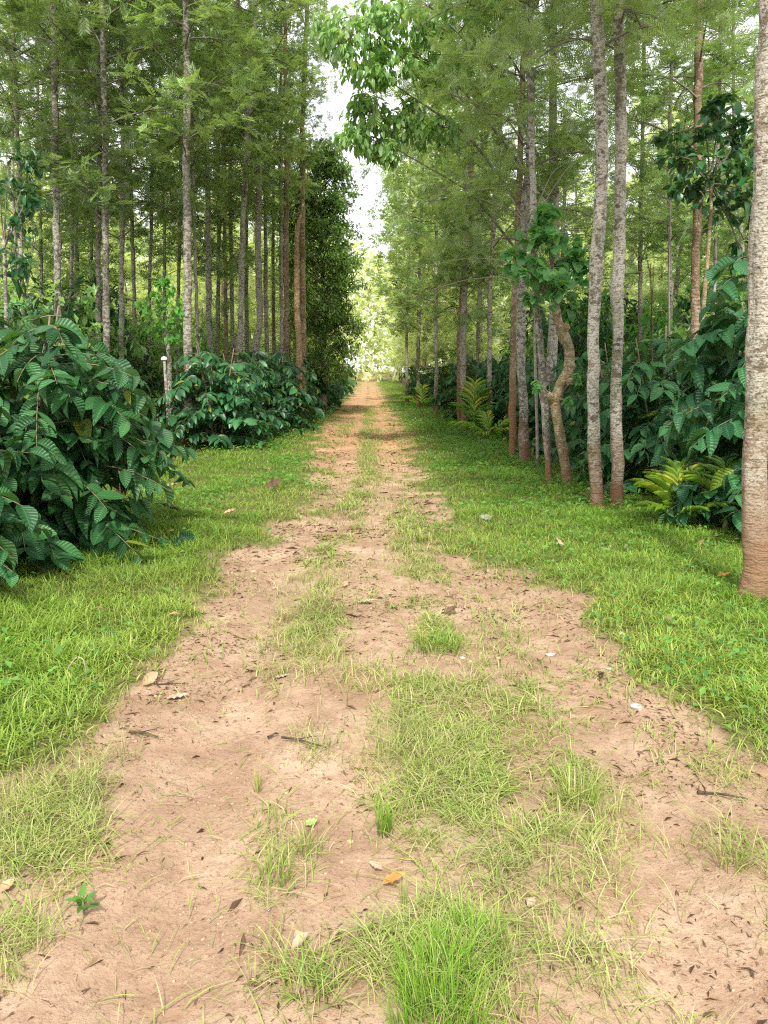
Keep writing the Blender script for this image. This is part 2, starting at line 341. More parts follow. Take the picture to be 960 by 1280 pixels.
# leaf templates: x across (-1..1 of half width), y along 0..1, z up in lengths; attribute (u, v)
def tmpl_leaf(na, nc, tip=1.15, fold=.12, droop=.25, wave=.0, heart=False):
    t = np.linspace(0, 1, na + 1); c = np.linspace(-1, 1, nc + 1)
    w = np.sin(math.pi * np.clip(t, 0, 1) ** (.62 if heart else .88)) ** (.75 if not heart else .7) * (1 - .35 * t ** 4 * (tip - 1) * 3)
    w[0] = .03; w[-1] = .02
    T, Cc = np.meshgrid(t, c, indexing='ij'); Wd = w[:, None] * Cc
    z = fold * np.abs(Wd) - droop * T ** 2 + wave * np.sin(T * 9 * math.pi) * np.abs(Cc) ** 1.5 * w[:, None]
    y = T - (.10 * np.abs(Cc) ** 2 * (1 - T) * 1.2 if heart else 0)
    v = np.stack([Wd, y, z], -1).reshape(-1, 3); k = nc + 1
    q = [[i * k + j, i * k + j + 1, (i + 1) * k + j + 1, (i + 1) * k + j] for i in range(na) for j in range(nc)]
    return v, np.array(q), np.stack([Cc, T], -1).reshape(-1, 2)
LEAF_HI = tmpl_leaf(9, 4, wave=.022); LEAF_MID = tmpl_leaf(4, 2); LEAF_LOW = tmpl_leaf(2, 2)
HEART_MID = tmpl_leaf(5, 2, heart=True, droop=.2)
def tmpl_frond(pairs, ll, lw, ang=42):
    v = []; q = []; uv = []
    def lobe(y, side, a, L):
        d = np.array([side * math.sin(R(a)), math.cos(R(a)), -.12]); n = np.array([math.cos(R(a)), -side * math.sin(R(a)), 0]) * lw
        b = np.array([0, y, -.15 * y * y]); k = len(v)
        v.extend([b, b + d * L * .5 + n, b + d * L, b + d * L * .5 - n]); q.append([k, k + 1, k + 2, k + 3]); uv.extend([[0, y]] * 4)
    for i in range(pairs):
        y = .15 + .75 * i / pairs; L = ll * (1 - .35 * abs(i / pairs - .35))
        lobe(y, 1, ang, L); lobe(y + .03, -1, ang, L)
    lobe(.7, 1, 0, .3)
    k = len(v); v.extend([[-.012, 0, 0], [.012, 0, 0], [.008, .8, -.1], [-.008, .8, -.1]]); q.append([k, k + 1, k + 2, k + 3]); uv.extend([[0, 0]] * 4)
    v = np.array(v, float); v[:, 0] *= 2      # half widths: W = L keeps proportions
    return v, np.array(q), np.array(uv)
FROND_HI = tmpl_frond(6, .44, .027); FROND_MID = tmpl_frond(4, .52, .048, 34); FROND_LOW = tmpl_frond(2, .62, .075, 30)
def place(g, T, P, D, U, L, W, rnd):
    tv, tq, tuv = T; n = len(P); k = len(tv)
    D = unit(D); X = unit(np.cross(D, U)); Z = np.cross(X, D)
    L = np.broadcast_to(L, (n,)); W = np.broadcast_to(W, (n,))
    V = P[:, None] + tv[None, :, 0:1] * (W / 2)[:, None, None] * X[:, None] + tv[None, :, 1:2] * L[:, None, None] * D[:, None] + tv[None, :, 2:3] * L[:, None, None] * Z[:, None]
    Q = tq[None] + (np.arange(n) * k)[:, None, None]
    A = np.concatenate([np.broadcast_to(tuv[None], (n, k, 2)), np.broadcast_to(np.asarray(rnd)[:, None, None], (n, k, 1))], -1)
    g.add(V.reshape(-1, 3), Q.reshape(-1, 4), A.reshape(-1, 3))
def rdir(rng, n): return unit(rng.normal(size=(n, 3)))

# ------------------------------------------------------------------ ground
def spaced(a, b, s, k):
    o = [a]
    while o[-1] < b: o.append(o[-1] + s * (1 + k * (o[-1] - a)))
    return np.array(o)
ys = np.r_[-30, -10, -4, -1, spaced(.2, 700, .035, .16)]
xh = spaced(0, 500, .045, .22); xs = np.r_[-xh[:0:-1], xh]
X, Y = np.meshgrid(xs, ys); Z = hgt(X, Y)
lu = lush(X, Y); pa = patchy(X, Y)
red = sstep(9, 17, Y) * (1 - .55 * sstep(45, 60, Y)) * (.7 + .3 * fbm(X, Y, 2, 4))
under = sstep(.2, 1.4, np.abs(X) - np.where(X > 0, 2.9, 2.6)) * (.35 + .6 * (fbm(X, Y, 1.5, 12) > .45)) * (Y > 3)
g = Geo(); nx = len(xs)
i = np.arange(len(ys) - 1)[:, None] * nx + np.arange(nx - 1)[None]
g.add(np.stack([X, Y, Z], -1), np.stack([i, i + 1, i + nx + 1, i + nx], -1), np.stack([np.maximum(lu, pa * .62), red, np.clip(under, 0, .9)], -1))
ground = bpy.data.objects.new('ground', g.mesh('ground', M['earth'], attr='gd')); C.objects.link(ground); tag(ground, kind='structure', label='pale red earth track with grassy verges', cat='ground')

# ------------------------------------------------------------------ grass
def blades(g, P, az, h, w, bend, seg, dry, rng):
    n = len(P); t = np.linspace(0, 1, seg + 1)
    d = np.stack([np.cos(az), np.sin(az), np.zeros(n)], -1); s = np.stack([-np.sin(az), np.cos(az), np.zeros(n)], -1)
    tw = rng.uniform(-.8, .8, n); s = unit(s * np.cos(tw)[:, None] + d * np.sin(tw)[:, None])
    c = P[:, None] + d[:, None] * (bend * h)[:, None, None] * (t ** 1.8)[None, :, None]
    c[..., 2] += h[:, None] * (t[None] - .45 * np.minimum(bend, 1.4)[:, None] * t[None] ** 2.4)
    wd = (w[:, None] * (1 - t[None] ** 1.6) * (.55 + .9 * np.minimum(t, .5))[None] + .0003)[..., None] * s[:, None] * .5
    v = np.stack([c - wd, c + wd], 2).reshape(n, -1, 3); k = 2 * (seg + 1)
    q = np.array([[2 * j, 2 * j + 1, 2 * j + 3, 2 * j + 2] for j in range(seg)])
    a = np.zeros((n, seg + 1, 2, 3)); a[..., 0] = t[None, :, None]; a[..., 1] = rng.random(n)[:, None, None]; a[..., 2] = dry[:, None, None]
    g.add(v.reshape(-1, 3), (q[None] + (np.arange(n) * k)[:, None, None]).reshape(-1, 4), a.reshape(-1, 3))
rng = np.random.default_rng(11)
def scatter(n, x0, x1, y0, y1, fn):
    x = rng.uniform(x0, x1, n); y = rng.uniform(y0, y1, n)
    k = (np.abs(x - .02 * y) < .56 * y + .5) & (rng.random(n) < fn(x, y)); x, y = x[k], y[k]
    return np.stack([x, y, hgt(x, y) - .004], -1)
GL = Geo()
for (y0, y1, dens, hh, ww, seg, xr) in [(2.4, 5, 3600, .125, .0085, 3, 4.5), (5, 8, 2400, .12, .007, 3, 5), (8, 13, 1300, .085, .010, 2, 5.5), (13, 22, 560, .085, .017, 2, 5), (22, 40, 230, .085, .030, 1, 5), (40, 95, 60, .10, .07, 1, 6)]:
    P = scatter(int(dens * 2 * xr * (y1 - y0)), -xr, xr, y0, y1, lambda x, y: np.where(np.abs(x) > 3.4, .3, 1) * lush(x, y) ** 1.5 * np.clip(.35 + 1.3 * fbm(x, y, .35, 21), 0, 1))
    n = len(P); tall = np.clip(fbm(P[:, 0], P[:, 1], .3, 31) * 2.2 - .6, 0, 1.3)
    edge = np.minimum(np.abs(P[:, 0] - edgeL(P[:, 1])), np.abs(P[:, 0] - edgeR(P[:, 1])))
    dry = np.clip((rng.random(n) < .05) * .8 + .15 * sstep(.4, .7, fbm(P[:, 0], P[:, 1], 1.3, 91)) + .42 * np.exp(-edge / .4) * rng.random(n) * 1.5, 0, 1)
    blades(GL, P, rng.uniform(0, 6.28, n), hh * (.40 + .75 * tall + .35 * rng.random(n)) * (1 - .45 * np.exp(-edge / .25)), ww * rng.uniform(.6, 1.3, n), rng.uniform(.25, 1.5, n), seg, dry, rng)
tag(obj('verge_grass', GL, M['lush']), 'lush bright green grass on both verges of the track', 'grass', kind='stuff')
GP = Geo()
for (y0, y1, dens, hh, ww, seg) in [(1.3, 3.2, 9500, .078, .0034, 3), (3.2, 6, 6500, .085, .0050, 3), (6, 12, 3600, .085, .009, 2), (12, 34, 1500, .09, .018, 1)]:
    P = scatter(int(dens * 5.4 * (y1 - y0)), -2.7, 2.7, y0, y1, lambda x, y: (1 - lush(x, y)) * np.clip(patchy(x, y) ** 1.2 * np.clip(5.5 * fbm(x, y, .11, 41) - 2.1 + 1.1 * sstep(.7, .95, patchy(x, y)), 0.04, 1) + .13 * sstep(.5, .67, fbm(x, y, .22, 44)) * sstep(-.9, .6, x - (edgeL(y) + edgeR(y)) / 2 + .3) + .015, 0, 1))
    n = len(P); flat = vnoise(P[:, 0], P[:, 1], .4, 51)
    dry = np.clip((rng.random(n) < .30) * rng.uniform(.3, 1, n) + .25 * flat, 0, 1)
    blades(GP, P, rng.uniform(0, 6.28, n), hh * (.4 + .9 * rng.random(n)) * (.75 + .8 * flat), ww * rng.uniform(.6, 1.5, n) * (1.5 - .6 * flat), rng.uniform(.2, 1.9, n) * (1.4 - .7 * flat), seg, dry, rng)
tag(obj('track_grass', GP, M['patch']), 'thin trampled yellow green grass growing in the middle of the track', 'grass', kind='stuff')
# low broad leaved weeds
GW = Geo()
for (y0, y1, dens, ls) in [(3, 8, 230, .045), (8, 16, 260, .06), (16, 34, 90, .10)]:
    P = scatter(int(dens * 10 * (y1 - y0)), -5, 5, y0, y1, lambda x, y: lush(x, y) * sstep(.42, .62, fbm(x, y, 1.1, 61) + .12 * (x > 1.6) + .1 * (np.abs(x) > 2.4)))
    n = len(P); P[:, 2] += rng.uniform(.015, .12, n); D = rdir(rng, n); D[:, 2] = D[:, 2] * .3 + .1
    place(GW, LEAF_LOW, P, D, np.tile([0, 0, 1.], (n, 1)) + .5 * rdir(rng, n), ls * rng.uniform(.6, 1.4, n), ls * .62 * rng.uniform(.7, 1.2, n), rng.random(n))
tag(obj('ground_weeds', GW, M['weed']), 'small round leaved weeds creeping through the verge grass', 'weeds', kind='stuff')
# crumbs of leaf, twig and bark lying on the bare earth
GD = Geo()
P = scatter(420000, -3, 3, 1.2, 30, lambda x, y: (1 - lush(x, y)) * np.clip(.07 + .7 * sstep(.5, .7, fbm(x, y, .5, 71)) + .5 * np.exp(-np.minimum(np.abs(x - edgeL(y)), np.abs(x - edgeR(y))) / .15), 0, 1) * np.clip(3.6 / y, .05, 1) ** 1.5 * sstep(30, 18, y))
n = len(P); P[:, 2] += .006; D = rdir(rng, n); D[:, 2] *= .12
L = (rng.gamma(2, .010, n) + .006) * np.clip(P[:, 1] / 4, 1, 2.5); place(GD, LEAF_LOW, P, D, np.tile([0, 0, 1.], (n, 1)) + .3 * rdir(rng, n), L, L * rng.uniform(.05, .33, n), rng.random(n) ** 1.8)
P = scatter(26000, -7, 7, 2.5, 26, lambda x, y: lush(x, y) * (.03 + .5 * sstep(2.2, 3.6, np.abs(x))))
n = len(P); P[:, 2] += rng.uniform(.02, .07, n); D = rdir(rng, n); D[:, 2] *= .3; L = rng.uniform(.03, .09, n)
place(GD, LEAF_LOW, P, D, np.tile([0, 0, 1.], (n, 1)) + .6 * rdir(rng, n), L, L * rng.uniform(.3, .55, n), rng.random(n))
M['litter'] = leaf_mat('litter', (.05, .03, .018), (.38, .25, .14), (.2, .13, .08), .05, .9, .1)
tag(obj('leaf_litter', GD, M['litter']), 'crumbs of dry leaf and twig scattered over the bare earth', 'litter', kind='stuff')

# crumbs of earth and grit
GG = Geo(); cube = np.array([[x_, y_, z_] for z_ in (-.6, .6) for y_ in (-1, 1) for x_ in (-1, 1)], float); cube[4:, :2] *= .6
cq = np.array([[0, 2, 3, 1], [4, 5, 7, 6], [0, 1, 5, 4], [1, 3, 7, 5], [3, 2, 6, 7], [2, 0, 4, 6]])
P = scatter(110000, -3, 3, 1.2, 9, lambda x, y: (1 - lush(x, y)) * (.05 + .6 * sstep(.48, .7, fbm(x, y, .6, 81))) * np.clip(3 / y, .1, 1) ** 1.3)
n = len(P); sz = (rng.gamma(1.4, .0013, n) + .001) * np.clip(P[:, 1] / 3, 1, 2.5); th = rng.uniform(0, 6.28, n)
V = cube[None] * (1 + .35 * rng.normal(size=(n, 8, 1))) * sz[:, None, None] * rng.uniform(.7, 1.3, (n, 1, 3))
V = np.stack([V[..., 0] * np.cos(th)[:, None] - V[..., 1] * np.sin(th)[:, None], V[..., 0] * np.sin(th)[:, None] + V[..., 1] * np.cos(th)[:, None], V[..., 2]], -1) + (P + [0, 0, .004])[:, None]
GG.add(V.reshape(-1, 3), (cq[None] + (np.arange(n) * 8)[:, None, None]).reshape(-1, 4), np.repeat(np.stack([0 * th, 0 * th, rng.random(n) ** 1.2], -1), 8, 0))
M['grit'] = leaf_mat('grit', (.24, .145, .09), (.44, .31, .215), (.3, .2, .13), 0., .95, .1)
tag(obj('earth_crumbs', GG, M['grit'], smooth=False), 'small crumbs of earth and grit on the bare track', 'gravel', kind='stuff')

# ------------------------------------------------------------------ coffee bushes
def coffee(seed, H=1.95, Rr=1.35, T=LEAF_HI, mk='coffee', stems=5, ls=.19, dens=1., low=.1):
    rng = np.random.default_rng(seed); gs = Geo(); gl = Geo(); Ps = []; Ds = []; Us = []; Ls = []
    for k in range(stems):
        az = 6.283 * k / stems + rng.uniform(-.4, .4); sp = rng.uniform(.15, .5) * Rr
        top = np.array([math.cos(az) * sp, math.sin(az) * sp, H * rng.uniform(.82, 1.0)])
        sp_ = smooth_path([[math.cos(az) * .06, math.sin(az) * .06, -.03], top * [.45, .45, .4], top], 10)
        tube(gs, sp_, np.linspace(.022, .007, 10), 6)
        nb = int(11 * dens * H / 1.9)
        for i in range(nb):
            f = .06 + .94 * (i + rng.random() * .7) / nb
            b0 = np.array([np.interp(f, np.linspace(0, 1, 10), sp_[:, c]) for c in range(3)])
            for sgn in (0, math.pi):
                a2 = rng.uniform(0, 6.28) if rng.random() < .4 else az + rng.normal() * .9 + (sgn if rng.random() < .35 else 0)
                Lb = (Rr - .35 * sp) * (1.02 - .72 * f ** 3) * rng.uniform(.55, 1.0)
                rise = rng.uniform(.0, .5) * (1 - f * .3) if f > .3 else rng.uniform(.1, .5)
                s = np.linspace(0, 1, 9)[:, None]; d = np.array([math.cos(a2), math.sin(a2), 0.])
                dr = rng.uniform(.35, .75) * (.5 + .5 * f)
                pp = b0 + d * s * Lb + np.array([0, 0, 1.]) * (rise * s - dr * s ** 2.3) * Lb
                pp[:, 2] = np.maximum(pp[:, 2], low + .05 * rng.random())
                tube(gs, pp, np.linspace(.007, .0025, 9), 4)
                m = int(Lb / (.085 * ls / .19)) + 1
                for j in range(m):
                    u = .18 + .82 * (j + .5) / m; q = np.array([np.interp(u, s[:, 0], pp[:, c]) for c in range(3)])
                    td = unit(np.array([np.interp(min(u + .08, 1), s[:, 0], pp[:, c]) for c in range(3)]) - np.array([np.interp(max(u - .08, 0), s[:, 0], pp[:, c]) for c in range(3)]) + 1e-5)
                    sd = unit(np.cross(td, [0, 0, 1.]))
                    for sg in (-1, 1):
                        if rng.random() < .12: continue
                        D = sd * sg * rng.uniform(.5, 1) + td * rng.uniform(.25, .7) + np.array([0, 0, rng.uniform(-.75, .15)])
                        Ps.append(q); Ds.append(D); Us.append(np.array([0, 0, 1.]) + .35 * rng.normal(size=3) + d * .35)
                        Ls.append(ls * rng.uniform(.42, 1.18) * (1.05 - .3 * (u > .93)))
    Ps, Ds, Us, Ls = map(np.array, (Ps, Ds, Us, Ls)); Ps[:, 2] = np.maximum(Ps[:, 2], .1)
    rn = rng.random(len(Ps)); rn = np.where(Ps[:, 2] < H * .75, rn * .97, rn)
    Ts = [T, tmpl_leaf(9, 4, wave=.03, droop=.55, fold=.25), tmpl_leaf(9, 4, wave=.018, droop=.05, fold=.05)] if T is LEAF_HI else [T]
    Ws = Ls * rng.uniform(.42, .62, len(Ls)); pick = rng.integers(len(Ts), size=len(Ls))
    for k, t_ in enumerate(Ts):
        m_ = pick == k; place(gl, t_, Ps[m_], Ds[m_], Us[m_], Ls[m_], Ws[m_], rn[m_])
    return gs.mesh('stems', M['stem']), gl.mesh('foliage', M[mk])
def bush(x, y, meshes, label, group=None, rz=0., s=1.):
    r = thing('coffee_bush', (x, y, float(hgt(x, y))), label, 'coffee bush', group, rz); r.scale = (s,) * 3
    obj('stems', meshes[0], None, r); obj('foliage', meshes[1], None, r); return r

bush(-3.05, 6.7, coffee(101, 2.15, 1.62, stems=9, ls=.215, dens=1., low=.06), 'big glossy coffee bush reaching furthest over the grass on the near left', rz=.3)
bush(-3.5, 4.75, coffee(102, 1.95, 1.45, stems=8, ls=.21, low=.04), 'lower coffee bush cut by the left edge of the photo, nearest the viewer')
bush(-4.5, 8.2, coffee(104, 2.25, 1.4, T=LEAF_MID, stems=6, ls=.22), 'coffee bush showing over the back of the big near left bush')
bush(-5.1, 11.2, coffee(108, 2.0, 1.35, T=LEAF_MID), 'coffee bush half seen beyond the near left ones, before the grassy gap')
bush(-5.6, 14.0, coffee(109, 2.0, 1.35, T=LEAF_MID), 'coffee bush behind the capped post at the left verge')
bush(4.15, 7.2, coffee(105, 2.65, 1.6, stems=8, ls=.225), 'big coffee bush with bluish green leaves behind the pale right trunk', rz=2.)
bush(3.75, 9.6, coffee(106, 2.1, 1.25, T=LEAF_MID, ls=.21), 'coffee bush just behind the pair of straight mottled trunks')
bush(3.15, 7.35, coffee(107, .62, .42, stems=3, ls=.13), 'knee high coffee seedling at the foot of the right hand bush')
CM = [coffee(110 + k, 1.85, 1.3, T=LEAF_MID, mk='coffee_far', stems=5, ls=.20) for k in range(3)]
CF = [coffee(120 + k, 1.85, 1.3, T=LEAF_LOW, mk='coffee_far', stems=4, ls=.26, dens=.8) for k in range(2)]
rng = np.random.default_rng(5)
rows = []
for k, y in enumerate([15.2, 17.2, 19.4, 21.8, 24.3, 27, 30, 33.2, 36.8, 41, 45.5]):
    rows.append((-3.1 + .4 * min(1, max(0, y - 15) / 4) + .75 * min(1, (y - 15) / 18) + rng.uniform(-.15, .15), y, 'L'))
for k, y in enumerate([11.6, 13.6, 15.6, 18, 20.5, 23.2, 26.2, 29.5, 33, 37, 41.5, 46.5]):
    rows.append((4.0 - .9 * min(1, (y - 11) / 22) + rng.uniform(-.15, .15), y, 'R'))
ordn = ['first', 'second', 'third', 'fourth', 'fifth', 'sixth', 'seventh', 'eighth', 'ninth', 'tenth', 'eleventh', 'twelfth']
cnt = {'L': 0, 'R': 0}
for (x, y, sd) in rows:
    k = cnt[sd]; cnt[sd] += 1
    lab = ('%s dark coffee bush of the row along the left verge, counted past the grassy gap' if sd == 'L' else '%s dark coffee bush of the row behind the trunks on the right verge') % ordn[k]
    bush(x, y, CM[k % 3] if y < 24 else CF[k % 2], lab, 'coffee bushes in rows along the track', rng.uniform(0, 6.28), rng.uniform(1.0, 1.14))
for sgn in (-1, 1):
    for xr in (6.2, 9.4):
        for y in np.arange(9.5 if xr < 7 else 15, 44, 3.4):
            x = sgn * (xr + rng.uniform(-.3, .3)); yy = y + rng.uniform(-.5, .5)
            if abs(x) > .5 * yy + 1.3: continue
            bush(x, yy, CF[int(rng.integers(2))] if yy > 16 else CM[int(rng.integers(3))], 'dark coffee bush deeper in the %s hand plantation behind the roadside row' % ('left' if sgn < 0 else 'right'),
                 'coffee bushes of the inner %s rows' % ('left' if sgn < 0 else 'right'), rng.uniform(0, 6.28), rng.uniform(.9, 1.12))

# ------------------------------------------------------------------ silver oaks
def oak_crown(seed, Lc=9, Rr=1.8, nb=42, tw=7, fr=8, T=FROND_MID, fl=.26, key='oak', open_=0.):
    rng = np.random.default_rng(seed); gb = Geo(); gl = Geo(); E = []; O = []
    for b in range(nb):
        z = Lc * ((b + rng.random()) / nb) ** 1.05; pr = Rr * (.62 + .38 * math.sin(min(1, z / Lc * 2) * 1.57)) * (1.03 - (z / Lc) ** 2.2) * rng.uniform(.45, 1.25)
        if rng.random() < open_: continue
        az = b * 2.4 + rng.uniform(-.5, .5); rise = rng.uniform(.15, .9); s = np.linspace(0, 1, 7)[:, None]; d = np.array([math.cos(az), math.sin(az), 0])
        side = np.array([-d[1], d[0], 0]) * rng.uniform(-.3, .3)
        pp = np.array([0, 0, z]) + d * s * pr + side * s ** 2 * pr + np.array([0, 0, 1.]) * (rise * s - rng.uniform(.1, .7) * s ** 2.2) * pr
        tube(gb, pp, np.linspace(.018, .005, 7) * (.6 + .5 * pr / Rr), 4)
        for k in range(tw):
            u = rng.uniform(.3, 1); q = np.array([np.interp(u, s[:, 0], pp[:, c]) for c in range(3)])
            e = q + (d * .25 + rng.normal(size=3) * [.30, .30, .17]) * (1.1 if u < .95 else .4)
            tube(gb, np.array([q, (q + e) / 2 + [0, 0, .03], e]), [.006, .004, .003], 3, cap=False)
            E.append(e); O.append(d)
    E, O = np.array(E), np.array(O); n = len(E) * fr
    P = np.repeat(E, fr, 0) + rng.normal(size=(n, 3)) * [.09, .09, .05]; D = rdir(rng, n) * [1, 1, .6] + np.repeat(O, fr, 0) * .5 + [0, 0, .15]
    rn = np.clip(np.repeat(rng.random(len(E)), fr) * .55 + rng.random(n) * .45, 0, 1)
    L = fl * rng.uniform(.6, 1.25, n)
    place(gl, T, P, D, np.tile([0, 0, 1.], (n, 1)) + .5 * rdir(rng, n), L, L, rn)
    return gb.mesh('branches', M['twig']), gl, gb
CR = {}
def crowns(tag_, n, **kw):
    CR[tag_] = []
    for k in range(n):
        b, gl, _ = oak_crown(hash_(tag_) + k, **kw); CR[tag_].append((b, gl))
def hash_(s): return sum(ord(c) * (i + 3) for i, c in enumerate(s))
crowns('near', 3, Lc=8.5, Rr=1.75, nb=44, tw=6, fr=15, T=FROND_HI, fl=.24)
crowns('mid', 4, Lc=9, Rr=1.9, nb=38, tw=5, fr=14, T=FROND_MID, fl=.28)
crowns('far', 4, Lc=10, Rr=2.1, nb=38, tw=5, fr=12, T=FROND_LOW, fl=.38)
CM_ = {}
def crown_mesh(t, k, key):
    if (t, k, key) not in CM_: CM_[(t, k, key)] = CR[t][k][1].mesh('crown', M[key])
    return CM_[(t, k, key)]
trng = np.random.default_rng(77)
def oak(x, y, way, r, label, H=13., bark='bark', lod='mid', key='oak', z0=3., cs=1., group=None, cat='tree', sides=14, crown=True, name='silver_oak_tree', taper=.55):
    """way: (z, dx, dy) points of the trunk above its foot"""
    rt = thing(name, (x, y, float(hgt(x, y)) - .02), label, cat, group)
    w = [(0, 0, 0)] + list(way)
    if w[-1][0] < H:
        dx = (w[-1][1] - w[-2][1]) / max(w[-1][0] - w[-2][0], .1); zt = H - w[-1][0]
        w.append((H, w[-1][1] + np.clip(dx, -.05, .05) * zt + trng.normal() * .1, w[-1][2] + trng.normal() * .1))
    p = smooth_path([[a[1], a[2], a[0]] for a in w], 30 if lod == 'far' else 60); f = p[:, 2] / H
    p[1:-1, :2] += (trng.normal(size=(len(p) - 2, 2)) * r * .10)
    rad = r * (1 - taper * f) * (1 + .28 * np.exp(-np.maximum(p[:, 2], 0) / .12)) * (1 + .05 * np.sin(p[:, 2] * 3.1 + r * 90) + .05 * trng.normal(size=len(p)).cumsum().clip(-1, 1) * .5)
    g = Geo(); tube(g, p, rad, sides, .07, trng); obj('trunk', g, M[bark], rt)
    if crown:
        k = int(trng.integers(len(CR[lod]))); zc = z0
        cx, cy = np.interp(zc, p[:, 2], p[:, 0]), np.interp(zc, p[:, 2], p[:, 1]); ex, ey = p[-1, 0], p[-1, 1]
        Lc = {'near': 8.5, 'mid': 9, 'far': 10}[lod]; sz = (H - zc) / Lc
        az = trng.uniform(0, 6.28)
        for nm, me in (('branches', CR[lod][k][0]), ('crown', crown_mesh(lod, k, key))):
            o = obj(nm, me, None, rt); o.location = (cx, cy, zc); o.scale = (cs, cs, sz)
            tx, ty = (ex - cx) / (H - zc), (ey - cy) / (H - zc)
            o.rotation_euler = (-math.atan(ty), math.atan(tx), 0); 
            # spin about the trunk first
            from mathutils import Euler, Matrix
            o.rotation_euler = (Euler(o.rotation_euler).to_matrix() @ Matrix.Rotation(az, 3, 'Z')).to_euler()
    return rt
def pxway(pts, Y, H=13):
    """trunk way-points measured in the photo for a tree standing Y metres away; first point is its foot or the lowest seen part"""
    w = [at(px, py, Y) for px, py in pts]; w0 = w[0]
    base = np.array([w0[0], Y]) ; out = []
    for q in w[1:] if w0[2] < .3 else w: out.append((q[2], q[0] - base[0], 0.))
    if w0[2] >= .3: out = [o for o in out if o[0] > .3]
    return float(base[0]), Y, out

T_ = []
def keytree(pts, Y, wpx, label, **kw):
    x, y, w = pxway(pts, Y); oak(x, y, w, wpx / 960 * Y / 2, label, **kw)
G_ = 'silver oaks standing along the track'
# right hand side
keytree([(940, 752), (945, 600), (950, 440), (957, 260), (962, 60), (962, 0)], 4.95, 31, 'thick pale blotchy trunk at the right edge of the photo, nearest of all trees', bark='bark_pale', lod='near', z0=5, H=14, sides=28, taper=.35)
keytree([(747, 632), (740, 500), (743, 355), (750, 280), (754, 200), (750, 120), (745, 20)], 8.4, 15, 'left one of the close pair of straight mottled trunks on the right verge', bark='bark', lod='near', z0=4.6, H=13.5, sides=22, taper=.35)
keytree([(772, 626), (770, 500), (772, 360), (776, 250), (776, 130), (773, 20)], 8.6, 15, 'right one of the close pair of straight mottled trunks, half behind coffee leaves', bark='bark', lod='near', z0=4.7, H=14, sides=22, taper=.35)
keytree([(657, 582), (652, 480), (650, 380), (655, 270), (664, 180), (661, 60)], 12.6, 12, 'dark mottled trunk with bare side branches left of the knobbly bent tree', bark='bark_dark', lod='near', z0=3.3, H=13, sides=16, cs=1.15)
keytree([(687, 603), (681, 520), (675, 430), (668, 360)], 10.4, 9, 'thin dark trunk with red foot just left of the knobbly bent tree', bark='bark_dark', lod='near', z0=4.6, H=10, sides=14, cs=.7)
keytree([(640, 590), (641, 450), (644, 360)], 13.5, 9, 'brown trunk close behind the dark mottled trunk of the right verge', bark='bark_red', lod='mid', z0=4.2, H=12, cs=.9)
keytree([(581, 528), (578, 430), (581, 350), (583, 250)], 19.5, 8.5, 'pale trunk standing over the upright palm seedling on the right verge', bark='bark_pale', lod='mid', z0=2.9, H=13, cs=1.05)
keytree([(574, 520), (573, 430), (576, 380)], 20.5, 6, 'thin orange brown trunk tucked behind the pale trunk on the right verge', bark='bark_red', lod='mid', z0=4.5, H=11, cs=.7)
keytree([(613, 533), (612, 430), (613, 350), (622, 200)], 18.5, 6, 'thin straight mottled trunk right of the upright palm seedling', bark='bark', lod='mid', z0=3.4, H=12)
keytree([(523, 512), (523, 420), (524, 380)], 31, 5, 'small trunk farthest but one along the right verge, rising from bushes', bark='bark_pale', lod='far', z0=3, H=13)
keytree([(509, 508), (508, 430), (509, 400)], 37, 4, 'farthest pale trunk along the right verge', bark='bark', lod='far', z0=3.2, H=13)
keytree([(545, 505), (545, 430)], 27, 5, 'grey trunk in the right wood between two pale ones, seen above bushes', bark='bark', lod='mid', z0=3.2, H=13)
keytree([(870, 520), (869, 350), (872, 250), (872, 120)], 13.5, 12, 'stout reddish brown trunk behind the right hand coffee bush', bark='bark_red', lod='mid', z0=4.2, H=13, sides=18)
keytree([(838, 520), (838, 390), (836, 240), (838, 130)], 17.5, 6, 'slim dark trunk with white flecks left of the stout reddish one', bark='bark', lod='mid', z0=4, H=12)
keytree([(800, 500), (801, 420), (800, 330)], 20, 6.5, 'slim white flecked trunk showing just right of the straight pair', bark='bark_pale', lod='mid', z0=3.9, H=12)
keytree([(893, 520), (892, 400), (895, 280)], 18, 5, 'thin grey trunk right of the stout reddish one', bark='bark', lod='mid', z0=4.4, H=12)
keytree([(597, 510), (597, 440), (598, 400)], 26, 4.5, 'very thin white trunk in the right wood between the palm seedling trees', bark='bark_pale', lod='mid', z0=3.5, H=12)
# left hand side
keytree([(236, 563), (235, 450), (234, 300), (233, 120), (233, 0)], 15.2, 10.5, 'straight flecked trunk with its foot in the grass of the left verge', bark='bark_dark', lod='mid', z0=5.4, H=14, sides=18)
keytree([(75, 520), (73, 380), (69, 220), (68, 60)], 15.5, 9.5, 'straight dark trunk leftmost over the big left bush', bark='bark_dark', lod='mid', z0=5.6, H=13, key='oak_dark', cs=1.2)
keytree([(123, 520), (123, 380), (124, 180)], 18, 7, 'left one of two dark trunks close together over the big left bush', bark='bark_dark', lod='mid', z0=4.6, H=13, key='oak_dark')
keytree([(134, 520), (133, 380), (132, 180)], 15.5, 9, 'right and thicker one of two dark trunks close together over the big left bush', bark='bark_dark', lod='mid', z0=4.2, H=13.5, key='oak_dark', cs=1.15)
keytree([(151, 520), (152, 400), (154, 180)], 18, 7, 'light brown thin trunk right of the two dark ones over the left bush', bark='bark', lod='mid', z0=4.2, H=13)
keytree([(262, 520), (261, 400), (260, 260)], 22, 8, 'grey trunk just right of the straight flecked verge trunk', bark='bark', lod='mid', z0=4.0, H=15)
